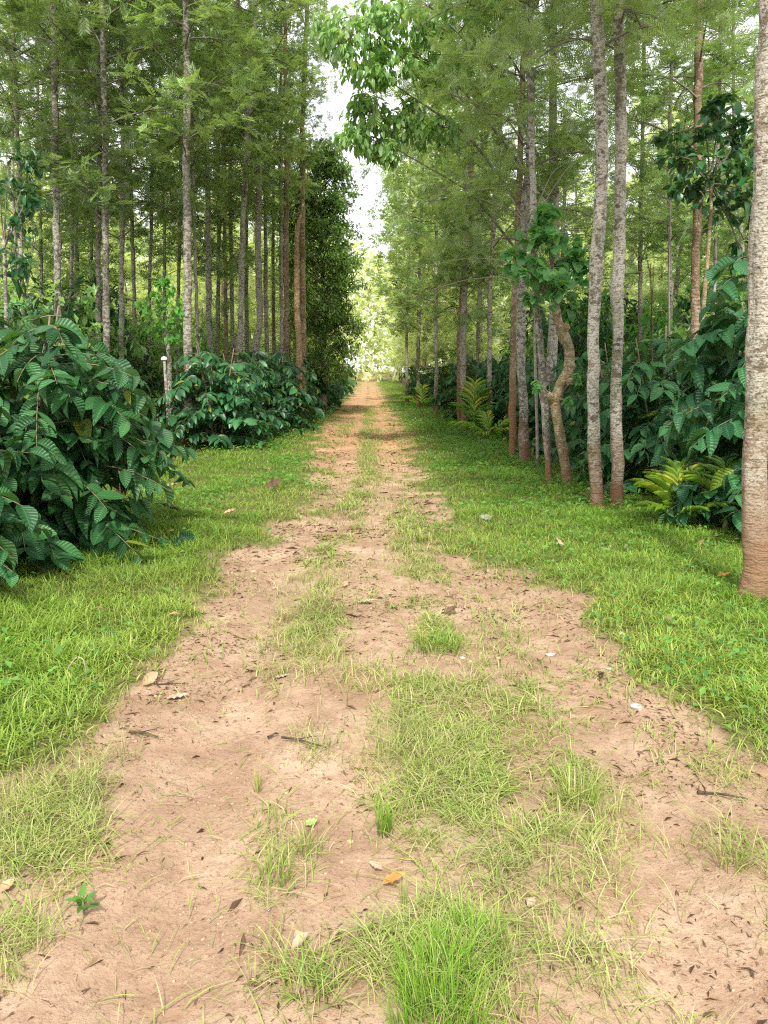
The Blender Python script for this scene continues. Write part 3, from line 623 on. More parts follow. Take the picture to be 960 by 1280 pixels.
keytree([(283, 500), (282, 400), (281, 280)], 24, 6, 'thin brown trunk between two grey ones left of centre', bark='bark_ochre', lod='mid', z0=3.6, H=14)
keytree([(299, 520), (300, 420), (303, 300), (309, 160), (318, 40)], 19.5, 8, 'smooth pale trunk leaning to the right with height, left of centre', bark='bark_pale', lod='mid', z0=5.6, H=14)
keytree([(318, 500), (319, 435), (326, 400), (322, 330), (324, 200), (312, 90), (296, 0)], 21.5, 9, 'crooked pale trunk twisted near its foot, left of centre', bark='bark_pale', lod='mid', z0=5.8, H=14)
keytree([(351, 500), (352, 430), (351, 300), (351, 180)], 23, 5, 'very thin whitish trunk left of the orange red trunk', bark='bark_pale', lod='mid', z0=5.4, H=13, cs=.5)
keytree([(359, 500), (358, 430), (358, 300), (358, 150), (356, 40)], 21.5, 7, 'straight orange red trunk left of the broken snag', bark='bark_red', lod='mid', z0=7.4, H=14, cs=.5)
keytree([(378, 500), (379, 430), (378, 300), (378, 150)], 23.5, 9, 'stout brown trunk directly behind the broken orange snag', bark='bark_ochre', lod='mid', z0=7.2, H=13, cs=.5)
keytree([(205, 500), (206, 330), (205, 250)], 26, 5, 'thin grey trunk above the bright green young tree on the left', bark='bark', lod='far', z0=4.5, H=14)
keytree([(97, 520), (97, 380), (95, 280)], 24, 6, 'thin flecked trunk between the dark trunks on the left', bark='bark', lod='far', z0=3., H=14)
keytree([(30, 520), (27, 380), (25, 240)], 17.5, 7, 'thin brown trunk leftmost of all, near the photo edge', bark='bark', lod='mid', z0=4.6, H=13)

for k, (px, Y_, w_, bk, z_, wd_) in enumerate([(18, 21, 5, 'bark_pale', 3.5, 'whitish'), (52, 22, 5, 'bark_dark', 4, 'dark'), (88, 19, 5, 'bark_pale', 4.5, 'whitish'), (112, 26, 5, 'bark', 3.5, 'grey'), (168, 23, 6, 'bark_pale', 4.5, 'whitish'),
    (185, 20, 5, 'bark_dark', 4.5, 'dark'), (222, 24, 5, 'bark', 5, 'grey'), (247, 19, 5, 'bark_pale', 5.5, 'whitish'), (272, 27, 6, 'bark_pale', 5.5, 'whitish'), (292, 26, 6, 'bark_pale', 6, 'whitish'), (311, 28, 6, 'bark', 6, 'grey'), (335, 25, 6, 'bark_pale', 6, 'whitish'), (343, 29, 5, 'bark_ochre', 6, 'brown')]):
    keytree([(px, 520), (px + trng.uniform(-3, 3), 400), (px + trng.uniform(-5, 5), 260)], Y_, w_, 'thin %s trunk among the many thin trunks behind the left hand bushes' % wd_, bark=bk, lod='mid' if Y_ < 24 else 'far', z0=z_ + .6, H=12.5, sides=10, cs=.65, group='thin %s trunks behind the left bushes' % wd_)
# the broken snag
g = Geo(); Y = 21
pts = [at(374, 520, Y), at(374, 440, Y), at(371, 380, Y), at(371, 300, Y), at(372, 285, Y), at(376, 268, Y), at(379, 255, Y)]
pts = np.array(pts); b0 = pts[0].copy(); b0[2] = 0; pts = np.vstack([b0, pts]) - b0
pp = smooth_path(pts, 40); tube(g, pp, np.interp(np.linspace(0, 1, 40), [0, .75, .84, 1], [.085, .075, .065, .02]), 12, .08, trng)
r = thing('broken_tree', (b0[0], Y, 0), 'dead orange snag with a bent splintered top, no leaves', 'dead tree'); obj('trunk', g, M['deadwood'], r)
g = Geo(); q = at(372, 300, Y) - b0; tube(g, np.array([q, q + [-.05, 0, .25], q + [-.03, 0, .42]]), [.045, .03, .006], 8, .1, trng); obj('splinter', g, M['deadwood'], r)

# ------------------------------------------------------------------ broad leaved trees
def clumps(gl, gt, centers, start, T, nper, L, asp, seed, rad=.45, droop=.3, flat=.7, key=None, twig=.008):
    rng = np.random.default_rng(seed)
    for c, rr in centers:
        c = np.asarray(c, float)
        if gt is not None and start is not None:
            s = start(c); tube(gt, smooth_path([s, (s * .45 + c * .55) + np.array([0, 0, .12 * np.linalg.norm(c - s)]) * .5, c], 9), np.linspace(twig * 2.2, twig * .7, 9), 5)
        m = max(4, int(nper / 6)); d = rdir(rng, m) * rng.uniform(.35, 1, (m, 1)) ** .6; e = c + d * rr * [1, 1, flat]
        if gt is not None:
            for k in range(m): tube(gt, np.array([c, (c + e[k]) / 2 + [0, 0, .04], e[k]]), [twig * .6, twig * .4, twig * .3], 3, cap=False)
        n = m * 6; P = np.repeat(e, 6, 0) + rng.normal(size=(n, 3)) * rr * .13
        D = rdir(rng, n) * .8 + np.repeat(d, 6, 0) * .7 - [0, 0, droop]
        Ln = L * rng.uniform(.6, 1.2, n)
        place(gl, T, P, D, np.tile([0, 0, 1.], (n, 1)) + .6 * rdir(rng, n) + np.repeat(d, 6, 0) * .4, Ln, Ln * asp * rng.uniform(.85, 1.15, n), np.clip(rng.random(n) * .75 + .25 * np.repeat(rng.random(m), 6), 0, 1))

# overhanging broad leaved tree
r = thing('broadleaf_tree', (3.35, 14.3, 0), 'tree with drooping pointed leaves overhanging the sky gap at the top centre', 'tree')
base = np.array([3.35, 14.3, 0]); g = Geo(); tp = smooth_path([[0, 0, -.02], [.05, 0, 3], [-.15, -.1, 6], [-.3, -.3, 10]], 40)
tube(g, tp, np.linspace(.11, .04, 40), 14, .05, trng); obj('trunk', g, M['bark'], r)
gl, gt = Geo(), Geo(); cs_ = []
for (px, py, Y, rr) in [(415, 30, 13, .36), (440, 45, 12.6, .42), (462, 62, 13.2, .40), (480, 35, 13.0, .40), (455, 88, 12.8, .30), (500, 75, 13.2, .35), (425, 55, 12.9, .3), (470, 12, 13, .4), (505, 15, 13, .4), (478, 95, 13, .22), (530, 50, 13.4, .4), (535, 8, 13.2, .4),
                        (455, 150, 13.3, .32), (440, 172, 13.1, .25), (472, 178, 13.3, .3), (462, 140, 13.4, .28), (495, 155, 13.5, .33), (485, 190, 13.4, .22), (520, 165, 13.6, .3), (515, 140, 13.6, .25), (555, 160, 13.6, .28), (548, 95, 13.5, .35), (450, 125, 13.3, .15), (590, 60, 13.8, .4), (600, 10, 13.6, .4)]:
    cs_.append((at(px, py, Y) - base, rr))
for k in range(26):
    a_ = trng.uniform(0, 6.28); q = trng.uniform(.5, 2.3); cs_.append((np.array([math.cos(a_) * q + .4, math.sin(a_) * q, trng.uniform(7.5, 11)]), .5))
limbs = [smooth_path(np.array([tp[q_], tp[q_] * .5 + c_ * .5 + [0, 0, .5], c_]), 16) for q_, c_ in
         [(14, at(462, 85, 13.2) - base), (11, at(470, 172, 13.4) - base), (17, at(440, 20, 13.1) - base), (18, at(560, 30, 13.6) - base)]]
tube(gt, tp[9:34], .008, 5)
for l_ in limbs: tube(gt, l_, np.linspace(.030, .008, 16), 8, .05, trng)
def near_limb(c):
    P_ = np.vstack(limbs + [tp[24:]]) - [0, 0, .0]; return P_[np.argmin(np.linalg.norm(P_ - c, axis=1) + .0 * P_[:, 2])]
clumps(gl, gt, cs_, near_limb, tmpl_leaf(4, 2, tip=1.3, droop=.35), 150, .135, .55, 31, droop=.9, twig=.007)
obj('branches', gt, M['twig'], r); obj('crown', gl, M['broad'], r)

# dark dense evergreen left of the gap
Y = 27.; b0 = at(404, 500, Y); b0[2] = 0
r = thing('evergreen_tree', tuple(b0), 'dense dark evergreen tree with a tall full crown left of the sky gap', 'tree')
g = Geo(); tube(g, smooth_path([[0, 0, -.02], [.05, 0, 4], [0, 0, 8]], 30), np.linspace(.13, .03, 30), 12, .05, trng); obj('trunk', g, M['bark_dark'], r)
gl, gt = Geo(), Geo(); cs_ = []
erng = np.random.default_rng(9)
for k in range(280):
    z = 1.3 + 7.4 * erng.random() ** .9; wmax = 1.18 * min(1, .55 + .25 * (z - 1.3)) * 1.08 * math.sqrt(max(.05, 1 - max(0, (z - 4.5) / 4.6) ** 2)) + .1
    a_ = erng.uniform(0, 6.28); q = wmax * erng.uniform(.4, 1.05); cs_.append((np.array([math.cos(a_) * q, math.sin(a_) * q, z]), erng.uniform(.26, .46)))
clumps(gl, gt, cs_, lambda c: np.array([0, 0, max(.9, c[2] - .5)]), LEAF_LOW, 84, .16, .42, 5, droop=.25, twig=.008)
obj('branches', gt, M['twig'], r); obj('crown', gl, M['evergreen'], r)

# knobbly bent tree with heart shaped leaves
Y = 10.0; b0 = at(708, 606, Y); b0[2] = 0
r = thing('pollarded_tree', tuple(b0), 'knobbly ochre trunk bent like an elbow under a ball of large heart shaped leaves', 'tree')
P_ = [(711, 614), (703, 560), (693, 505), (700, 482), (712, 462), (712, 435), (702, 415), (697, 400), (693, 375)]
pp = smooth_path(np.array([at(a_, b_, Y) - b0 for a_, b_ in P_]), 60); pp[0][2] = -.05
rd = .063 * np.interp(np.linspace(0, 1, 60), [0, .45, .5, .75, .8, 1], [1.1, .95, 1.15, .95, 1.1, .75])
g = Geo(); tube(g, pp, rd, 18, .09, trng); obj('trunk', g, M['bark_ochre'], r)
for (a_, b_) in [((712, 440), (706, 420)), ((693, 505), (684, 492)), ((700, 412), (710, 408)), ((702, 478), (716, 476))]:
    g = Geo(); q0, q1 = at(*a_, Y) - b0, at(*b_, Y) - b0 + [0, -.05, 0]
    tube(g, np.linspace(q0, q1, 5), [.05, .052, .055, .05, .035], 12, .08, trng); obj('stub', g, M['bark_ochre'], r)
gl, gt = Geo(), Geo(); cs_ = [(at(px, py, Y + dy) - b0, rr) for (px, py, dy, rr) in [(690, 300, 0, .2), (665, 310, .1, .24), (712, 315, -.1, .24), (690, 335, -.2, .28), (660, 340, -.1, .22), (720, 345, .1, .22), (700, 365, -.2, .25), (675, 365, 0, .22), (682, 280, .1, .16), (708, 380, .1, .18), (645, 325, .1, .18), (688, 345, .35, .28), (684, 265, .05, .08), (730, 325, 0, .14)]]
clumps(gl, gt, cs_, lambda c: pp[-1], HEART_MID, 48, .125, .92, 41, droop=.15, twig=.01)
for (px, py, rr) in [(672, 480, .10), (712, 500, .08), (722, 470, .07), (745, 440, .0)]:
    if rr:
        g1, g2 = Geo(), Geo(); clumps(g1, g2, [(at(px, py, Y - .1) - b0, rr)], lambda c: pp[28], HEART_MID, 18, .11, .6, 43); sp = obj('sprout', g2, M['stem'], r); obj('leaves', g1, M['heart'], sp)
obj('branches', gt, M['stem'], r); obj('crown', gl, M['heart'], r)

def young(px_b, py_b, Y, trunk, cl, label, mk, L=.13, asp=.6, bark='bark_ochre', rt=.04, n=54, T=LEAF_MID, seed=1, droop=.2, name='young_tree'):
    b0 = at(px_b, py_b, Y); b0[2] = 0
    r = thing(name, tuple(b0), label, 'young tree')
    p = [np.array([0, 0, -.03])] + [at(a_, b_, Y) - b0 for a_, b_ in trunk]; pp = smooth_path(p, 30)
    g = Geo(); tube(g, pp, np.linspace(rt, rt * .5, 30), 12, .06, trng); obj('trunk', g, M[bark], r)
    gl, gt = Geo(), Geo(); clumps(gl, gt, [(at(a_, b_, Y + dy) - b0, rr) for (a_, b_, dy, rr) in cl], lambda c: pp[-2], T, n, L, asp, seed, droop=droop, twig=.007)
    obj('branches', gt, M['twig'], r); obj('crown', gl, M[mk], r); return r
young(880, 480, 10.2, [(878, 400), (884, 330), (889, 260), (888, 215)],
      [(850, 165, 0, .28), (880, 150, .2, .3), (910, 170, 0, .3), (935, 200, .1, .3), (865, 200, -.2, .32), (895, 205, -.3, .32), (840, 190, .1, .22), (920, 235, -.1, .3), (880, 240, 0, .28), (940, 260, 0, .25), (905, 265, .2, .25), (935, 160, 0, .2), (900, 130, 0, .15), (860, 235, .2, .2), (930, 300, .3, .2), (935, 340, .3, .2)],
      'young tree with a green stem and dark rounded leaves, some yellow, beside the nearest trunk', 'broad_dark', .145, .62, 'bark_ochre', .04, 48, seed=3)
young(213, 560, 16.0, [(212, 500), (212, 450), (209, 425), (205, 400)],
      [(205, 365, 0, .28), (190, 380, .2, .28), (218, 385, 0, .28), (203, 395, -.2, .34), (188, 405, 0, .22), (222, 405, .1, .22), (210, 420, 0, .26), (200, 350, 0, .16)],
      'bright yellow green young tree left of the straight flecked verge trunk', 'broad_bright', .13, .6, 'bark_dark', .07, 60, seed=4)
young(95, 540, 19, [(95, 440)], [(80, 385, 0, .4), (100, 380, .2, .35), (120, 392, 0, .35), (65, 395, 0, .3)], 'bright green young tree peeping over the big left bush', 'broad_bright', .14, .6, 'bark_dark', .05, 60, seed=6)
young(10, 540, 13, [(8, 400), (5, 300)], [(0, 250, 0, .5), (22, 280, .2, .4), (10, 210, 0, .4), (40, 205, 0, .16), (35, 250, .2, .25), (18, 320, 0, .3)], 'dark leafy young tree at the left edge of the photo with a few yellow leaves', 'broad_dark', .15, .5, 'bark_dark', .05, 54, seed=8)
young(375, 520, 15.2 + 4, [(375, 500)], [(375, 492, 0, .1)], 'tiny seedling under the left row of coffee bushes', 'weed', .1, .5, 'stem_green', .01, 12, seed=9, name='seedling') if False else None
young(735, 470, 11, [(745, 400), (755, 345)], [(760, 300, .3, .2), (735, 385, .3, .2)], '', 'broad', seed=10) if False else None

# bare forked branches of the dark mottled trunk: a dead leafless sapling leaning there
def bare(Ys, lines, label, name='dead_sapling', mk='twig_pale', foot=None):
    b0 = at(*foot, Ys); b0[2] = 0; r = thing(name, tuple(b0), label, 'dead sapling')
    g = Geo(); p = smooth_path(np.array([[0, 0, -.03]] + [at(a_, b_, Ys) - b0 for a_, b_ in lines[0]]), 24); tube(g, p, np.linspace(.03, .01, 24), 8, .05, trng); obj('trunk', g, M[mk], r)
    for l in lines[1:]:
        g = Geo(); q = np.array([at(a_, b_, Ys + .12 * k) - b0 for k, (a_, b_) in enumerate(l)]); p = smooth_path(q, 14); tube(g, p, np.linspace(.011, .003, 14), 6, .05, trng); obj('branch', g, M[mk], r)
bare(12.2, [[(672, 560), (668, 420), (672, 300), (670, 250)], [(670, 260), (690, 215), (745, 178)], [(670, 270), (700, 222), (728, 188)], [(671, 285), (705, 235), (760, 200)],
            [(670, 250), (640, 230), (600, 238), (560, 236), (530, 234)], [(669, 240), (655, 215), (640, 180), (615, 155)], [(670, 290), (640, 262), (600, 248)], [(671, 350), (630, 325), (585, 322), (520, 335)],
            [(671, 360), (625, 345), (580, 350), (530, 365)], [(670, 300), (640, 250), (622, 200), (640, 160)]], 'leafless pale sapling whose bare branches fan out beside the dark mottled trunk', foot=(672, 585))
bare(14.5, [[(815, 500), (815, 400), (813, 330)], [(815, 380), (818, 320)], [(814, 350), (806, 310)]], 'thin dark leafless sapling right of the straight mottled pair', mk='darktwig', foot=(815, 560))
bare(15.5, [[(838, 520), (836, 360), (838, 250)], [(838, 262), (815, 235), (800, 222)], [(838, 256), (820, 228)], [(837, 330), (850, 300), (862, 280)]], 'pale leafless sapling with two forked twigs behind the right coffee bush', foot=(838, 560))

# thin post with a white cap
b0 = at(211, 562, 15.0); b0[2] = 0; r = thing('post', tuple(b0), 'thin pale wooden post with a small white cap near the left verge', 'post')
g = Geo(); h_ = at(211, 450, 15)[2]; tube(g, smooth_path([[0, 0, -.03], [.02, 0, h_ * .5], [0, 0, h_]], 12), .030, 10, .05, trng); obj('shaft', g, M['bark'], r)
g = Geo(); tube(g, np.array([[0, 0, h_], [0, 0, h_ + .02], [0, 0, h_ + .05], [0, 0, h_ + .065]]), [.055, .06, .045, .015], 14); obj('cap', g, M['cap'], r)

# ------------------------------------------------------------------ background wood
rng = np.random.default_rng(2024)
placed = [tuple(o.location[:2]) for o in C.objects if o.name.startswith(('silver_oak', 'broadleaf', 'evergreen', 'pollarded', 'young_tree')) and o.parent is None]
def free(x, y, d):
    return all((x - a_) ** 2 + (y - b_) ** 2 > d * d for a_, b_ in placed)
cand = []
for y0 in np.r_[np.arange(16.5, 32, 4.4), np.arange(33, 92, 5.4)]:
    for k in range(9):
        for sg in (-1, 1):
            x = sg * (5.0 + k * 4.1 + rng.uniform(-1.1, 1.1)); y = y0 + rng.uniform(-1.3, 1.3)
            if y > 45 and abs(x) > 4.5 and k > 4: continue
            if abs(x) > .53 * y + 1.8: continue
            cand.append((x, y))
for y in np.arange(32, 95, 5):
    for sg in (-1, 1): cand.append((sg * (2.5 + .014 * (y - 30) + rng.uniform(-.2, .4)) + (.25 if sg > 0 else -.55), y + rng.uniform(-1, 1)))
sidew = {-1: 'left', 1: 'right'}
for (x, y) in cand:
    if not free(x, y, 2.3): continue
    placed.append((x, y)); sg = -1 if x < 0 else 1; sd = sidew[sg]
    far = y > 26; bk = ['bark', 'bark_pale', 'bark_dark', 'bark_ochre'][int(rng.choice(4, p=[.4, .4, .12, .08]))]
    word = {'bark': 'grey flecked', 'bark_pale': 'pale', 'bark_dark': 'dark', 'bark_ochre': 'brown'}[bk]
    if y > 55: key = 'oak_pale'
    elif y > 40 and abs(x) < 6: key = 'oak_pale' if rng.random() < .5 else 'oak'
    elif y > 25: key = 'oak_pale' if rng.random() < .5 else ('evergreen' if rng.random() < .2 else 'oak')  # half the deeper crowns take the paler copy, sunlit gaps painted by colour
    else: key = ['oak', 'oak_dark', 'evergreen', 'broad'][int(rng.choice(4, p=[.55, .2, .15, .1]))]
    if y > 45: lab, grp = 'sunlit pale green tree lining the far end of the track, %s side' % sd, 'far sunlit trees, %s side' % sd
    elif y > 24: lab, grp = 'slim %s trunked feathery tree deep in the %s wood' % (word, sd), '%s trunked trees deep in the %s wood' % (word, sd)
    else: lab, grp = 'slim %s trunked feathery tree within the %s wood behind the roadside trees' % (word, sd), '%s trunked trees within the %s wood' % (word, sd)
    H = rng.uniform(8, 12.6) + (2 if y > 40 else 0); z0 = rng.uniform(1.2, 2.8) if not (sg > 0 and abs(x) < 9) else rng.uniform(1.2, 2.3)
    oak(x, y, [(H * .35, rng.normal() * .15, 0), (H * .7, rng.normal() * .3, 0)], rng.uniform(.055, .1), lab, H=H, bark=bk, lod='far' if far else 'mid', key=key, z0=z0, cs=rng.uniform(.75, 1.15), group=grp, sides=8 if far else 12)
# understorey shrubs filling the wood
SH = []
for k in range(3):
    gl, gt = Geo(), Geo(); e_ = np.random.default_rng(60 + k)
    cl = [(np.array([e_.normal() * .55, e_.normal() * .55, e_.uniform(.7, 3.0)]), .5) for _ in range(13)]
    clumps(gl, gt, cl, lambda c: np.array([0, 0, max(.0, c[2] - 1.2)]), LEAF_LOW, 60, .24, .45, 70 + k, droop=.2, twig=.01)
    SH.append((gt.mesh('stems', M['twig']), [gl.mesh('foliage', M[q_]) for q_ in ('broad', 'broad_bright', 'broad_dark')]))
for k in range(130):
    y = rng.uniform(15, 48); sg = -1 if rng.random() < .5 else 1; x = sg * rng.uniform(5.4, max(6, .5 * y + .5)); q_ = int(rng.choice(3, p=[.45, .25, .3])); s_ = SH[int(rng.integers(3))]
    w_ = ['mid green', 'bright green', 'dark green'][q_]
    r = thing('understorey_shrub', (x, y, float(hgt(x, y)) - .03), '%s leafy shrub between trunks inside the %s wood' % (w_, sidew[sg]), 'shrub', '%s shrubs inside the %s wood' % (w_, sidew[sg]), rng.uniform(0, 6.28))
    r.scale = (rng.uniform(.8, 1.2),) * 3; obj('stems', s_[0], None, r); obj('foliage', s_[1][q_], None, r)

# far wood: one mass
g = Geo(); n = 85000; th = rng.uniform(-1.05, 1.05, n); rr = rng.uniform(96, 125, n); x = np.sin(th) * rr; y = np.cos(th) * rr
z = rng.uniform(0, 1, n) ** .8 * (14.5 + 5 * vnoise(x, y, 6, 3))
P = np.stack([x, y, z], -1); place(g, LEAF_LOW, P, rdir(rng, n), rdir(rng, n), rng.uniform(.5, 1.1, n), rng.uniform(.3, .6, n), rng.random(n))
tag(obj('far_wood', g, M['oak_pale']), 'pale sunlit wood closing the view beyond the track', 'wood', kind='stuff')  # far brightness is painted in through the pale leaf colours

# ------------------------------------------------------------------ palm seedlings
def palm(px, py, label, fr, mk='palm', sc_=1., stem=.0):
    x, y = gp(px, py); r = thing('palm_seedling', (x, y, float(hgt(x, y))), label, 'palm seedling'); rg = np.random.default_rng(int(px))
    if stem:
        g = Geo(); tube(g, np.array([[0, 0, -.02], [0, 0, stem * .5], [.01, 0, stem]]), [.03, .025, .02], 10); obj('stem', g, M['stem_green'], r)
    for (az, lean, L) in fr:
        az, L = R(az), L * sc_; s = np.linspace(0, 1, 18)[:, None]; d = np.array([math.cos(az), math.sin(az), 0])
        pp = np.array([0, 0, stem]) + d * (lean * s + .35 * lean * s ** 2.2) * L + np.array([0, 0, 1.]) * (s * math.sqrt(max(.05, 1 - lean * .6)) - .5 * lean * s ** 2.4) * L
        g = Geo(); tube(g, pp, np.linspace(.007, .002, 18), 5)
        P, D, U, Ls = [], [], [], []
        tg = unit(np.gradient(pp, axis=0)); side = unit(np.cross(tg, [0, 0, 1.]) + 1e-6)
        for k in range(4, 18, 2):
            for sg in (-1, 1):
                for j in (0,):
                    P.append(pp[k]* (1 - j) + pp[min(k + 1, 17)] * j); D.append(side[k] * sg * rg.uniform(.5, .8) + tg[k] * .8 + [0, 0, rg.uniform(-.1, .2)]); U.append([0, 0, 1.] + d * -.4); Ls.append(L * .52 * (1 - .5 * abs((k - 10) / 9)) * rg.uniform(.85, 1.1))
        place(g, tmpl_leaf(4, 2, droop=.25, fold=.2), *map(np.array, (P, D, U)), np.array(Ls), np.array(Ls) * .17, rg.random(len(P))); obj('frond', g, M[mk], r)
palm(850, 665, 'yellow green palm seedling spreading its fronds before the right coffee bush', [(170, .42, .62), (140, .3, .62), (200, .6, .5), (20, .4, .6), (60, .25, .65), (-40, .55, .5), (-90, .5, .42), (100, .15, .62)])
palm(905, 668, 'palm seedling with few raised fronds close to the nearest trunk', [(40, .45, .75), (150, .4, .6), (80, .2, .6), (10, .7, .55)], stem=.12)
palm(592, 545, 'upright green palm seedling with brownish foot on the right verge', [(80, .08, 1.25), (100, .2, 1.1), (60, .25, 1.15), (160, .4, .9), (20, .4, .9), (-60, .5, .7)], 'palm', .85, .15)
palm(612, 552, 'shorter palm seedling with spread fronds right of the upright one', [(170, .7, .8), (30, .6, .8), (-30, .8, .7), (100, .3, .7), (-120, .8, .5)], 'palm')
palm(527, 512, 'small far palm seedling beside the farthest trunks on the right verge', [(80, .2, 1.), (170, .6, .9), (20, .6, .9), (-60, .7, .8)], 'palm')

# ------------------------------------------------------------------ grass tufts
def tuft(px, py, label, n, h, rad, mk='patch', w=.004, dry=.15, bend=.5, name='grass_tuft'):
    x, y = gp(px, py); g = Geo(); rg = np.random.default_rng(int(px + py)); a_ = rg.uniform(0, 6.28, n); q = rad * np.sqrt(rg.random(n))
    P = np.stack([np.cos(a_) * q, np.sin(a_) * q, np.full(n, -.01)], -1)
    blades(g, P, a_ + rg.normal(size=n) * .7, h * rg.uniform(.45, 1.15, n), w * rg.uniform(.7, 1.3, n), bend * rg.uniform(.2, 1.3, n), 4, (rg.random(n) < dry) * rg.uniform(.4, 1, n), rg)
    tag(obj(name, g, M[mk], None, (x, y, float(hgt(x, y)))), label, 'grass tuft')
tuft(545, 1245, 'tall bright green grass tuft at the bottom centre, nearest the viewer', 400, .16, .095, 'lush', .0032, .05)
tuft(590, 1200, 'fine bright grass tuft just behind the nearest tall one', 300, .12, .10, 'lush', .0032, .08)
tuft(548, 1300, 'tall bright grass tuft cut by the lower photo edge', 420, .17, .11, 'lush', .0032, .05)
tuft(322, 985, 'dark upright weed tuft alone on the bare left wheel track', 26, .13, .012, 'patch', .004, .5, .25)
tuft(545, 812, 'round green grass tuft in the middle of the track beyond the bare band', 260, .11, .13, 'lush', .005, .15)
tuft(722, 1000, 'pale green tuft on the right wheel track with long blades', 90, .16, .07, 'patch', .006, .15, .5)
tuft(772, 1005, 'small straw coloured tuft right of the long bladed one', 28, .11, .03, 'patch', .005, .9, .4)
tuft(480, 1040, 'slim grass tuft left of the grassy middle strip', 60, .16, .03, 'lush', .004, .1, .35)
tuft(250, 1095, 'tiny seedling sprouting alone on the bare left wheel track', 7, .045, .006, 'patch', .004, .6, .8)
tuft(345, 1100, 'thin yellowish tuft right of the bare left wheel track', 46, .14, .05, 'patch', .0045, .3, .5)
tuft(385, 1065, 'second thin tuft with long leaning blades beside the yellowish one', 40, .15, .05, 'patch', .004, .25, .6)
tuft(915, 1080, 'open tuft of long thin blades on the right hand earth', 60, .15, .06, 'patch', .004, .35, .6)
tuft(385, 1235, 'low broad bladed tuft lower left of the tall bright grass', 70, .09, .06, 'lush', .006, .2, .8)
tuft(505, 1130, 'dark seed stalk tuft at the left of the tall bright grass', 14, .15, .012, 'patch', .003, .3, .2)
x, y = gp(105, 1145); r = thing('weed_plant', (x, y, float(hgt(x, y))), 'small broad leaved weed at the left edge of the wheel track', 'weed')
g = Geo(); n = 8; a_ = np.arange(n) * 2.4; place(g, LEAF_MID, np.stack([0 * a_, 0 * a_, .01 + .006 * np.arange(n)], -1), np.stack([np.cos(a_), np.sin(a_), .7 + 0 * a_], -1), np.tile([0, 0, 1.], (n, 1)), .055, .02, np.linspace(.1, .6, n)); obj('leaves', g, M['weed'], r)
g = Geo(); tube(g, np.array([[0, 0, -.01], [0, 0, .03], [0, 0, .06]]), .003, 6); obj('stem', g, M['stem_green'], r)

# ------------------------------------------------------------------ fallen leaves, twigs, stones
def fleaf(px, py, label, mk, L=.08, W=.04, az=0., curl=.5, tilt=.15):
    x, y = gp(px, py); n = np.array([math.sin(tilt), 0, 1.]); g = Geo(); az = R(az)
    t = tmpl_leaf(8, 4, fold=.16 * curl, droop=-.3 * curl, wave=.05)
    place(g, t, np.zeros((1, 3)), np.array([[math.cos(az), math.sin(az), .05]]), np.array([n]), L, W, np.array([.5]))
    tag(obj('fallen_leaf', g, M[mk], None, (x, y, float(hgt(x, y)) + .014 + (.05 if lush(x, y) > .5 else 0))), label, 'fallen leaf')
fleaf(478, 1103, 'curled orange brown leaf beside the seed stalk tuft, brightest on the track', 'orangeleaf', .075, .04, 10, 1.)
fleaf(478, 1086, 'greyish pale leaf touching the orange brown one from behind', 'paleleaf', .05, .03, 150, .6)
fleaf(8, 1045, 'dark purple brown crumpled leaf at the left photo edge', 'darkleaf', .09, .06, 20, 1.)
fleaf(0, 1122, 'rust brown leaf in the grass at the left photo edge', 'dryleaf', .05, .035, 60, .8)
fleaf(178, 862, 'tan leaf standing on edge at the border of the left verge', 'dryleaf', .10, .055, 70, 1.2, 1.0)
fleaf(208, 876, 'flat pale leaf on the earth right of the upright tan leaf', 'paleleaf', .11, .045, 5, .3)
fleaf(342, 848, 'pale leaf at the foot of the grass patch left of the middle', 'paleleaf', .08, .035, 0, .5)
fleaf(365, 1190, 'folded pale leaf at the back of the low broad bladed tuft', 'paleleaf', .055, .03, 40, 1.2)
fleaf(378, 1185, 'second pale leaf leaning on the folded one', 'paleleaf', .045, .03, 120, .9)
fleaf(380, 1032, 'whitish green leaf between the thin tufts', 'greenleaf', .05, .035, 20, .4)
fleaf(448, 754, 'pale green fallen leaf on the bare earth of the mid track', 'greenleaf', .11, .05, 0, .3)
fleaf(333, 620, 'dark curled leaf standing in grass near the left edge of the track', 'darkleaf', .22, .13, 40, 1.4, .8)
fleaf(205, 620, 'brown leaf lying in the grass by the left bush tip', 'dryleaf', .20, .09, 0, .7)
fleaf(228, 652, 'wide dark brown leaf in the grass right of the left bush', 'darkleaf', .24, .09, 175, .9)
fleaf(280, 655, 'small brown leaf in the grass, right of the wide dark brown one', 'dryleaf', .14, .07, 30, .8)
fleaf(700, 697, 'tan leaf standing in the grass of the right verge', 'paleleaf', .13, .09, 100, 1., .8)
fleaf(895, 734, 'orange leaf in the grass by the nearest trunk', 'orangeleaf', .11, .06, 0, .6)
fleaf(640, 1048, 'small orange leaf in the pale grass right of the middle', 'orangeleaf', .035, .02, 90, .8)
fleaf(208, 678, 'tiny tan leaf in the grass below the left bush', 'paleleaf', .08, .05, 10, .6)
fleaf(555, 770, 'dark shrivelled leaf on the bare band of the track', 'darkleaf', .10, .06, 30, 1.)
fleaf(615, 528 + 100, 'grey brown leaf near the rim of the right verge', 'darkleaf', .1, .06, 30, 1.) if False else None
fleaf(430, 735, 'brown leaf scrap on the earth of the mid track', 'dryleaf', .07, .04, 80, .7)
fleaf(660, 1135, 'yellowish leaf scrap lying between tufts on the lower right', 'paleleaf', .04, .025, 50, .5)
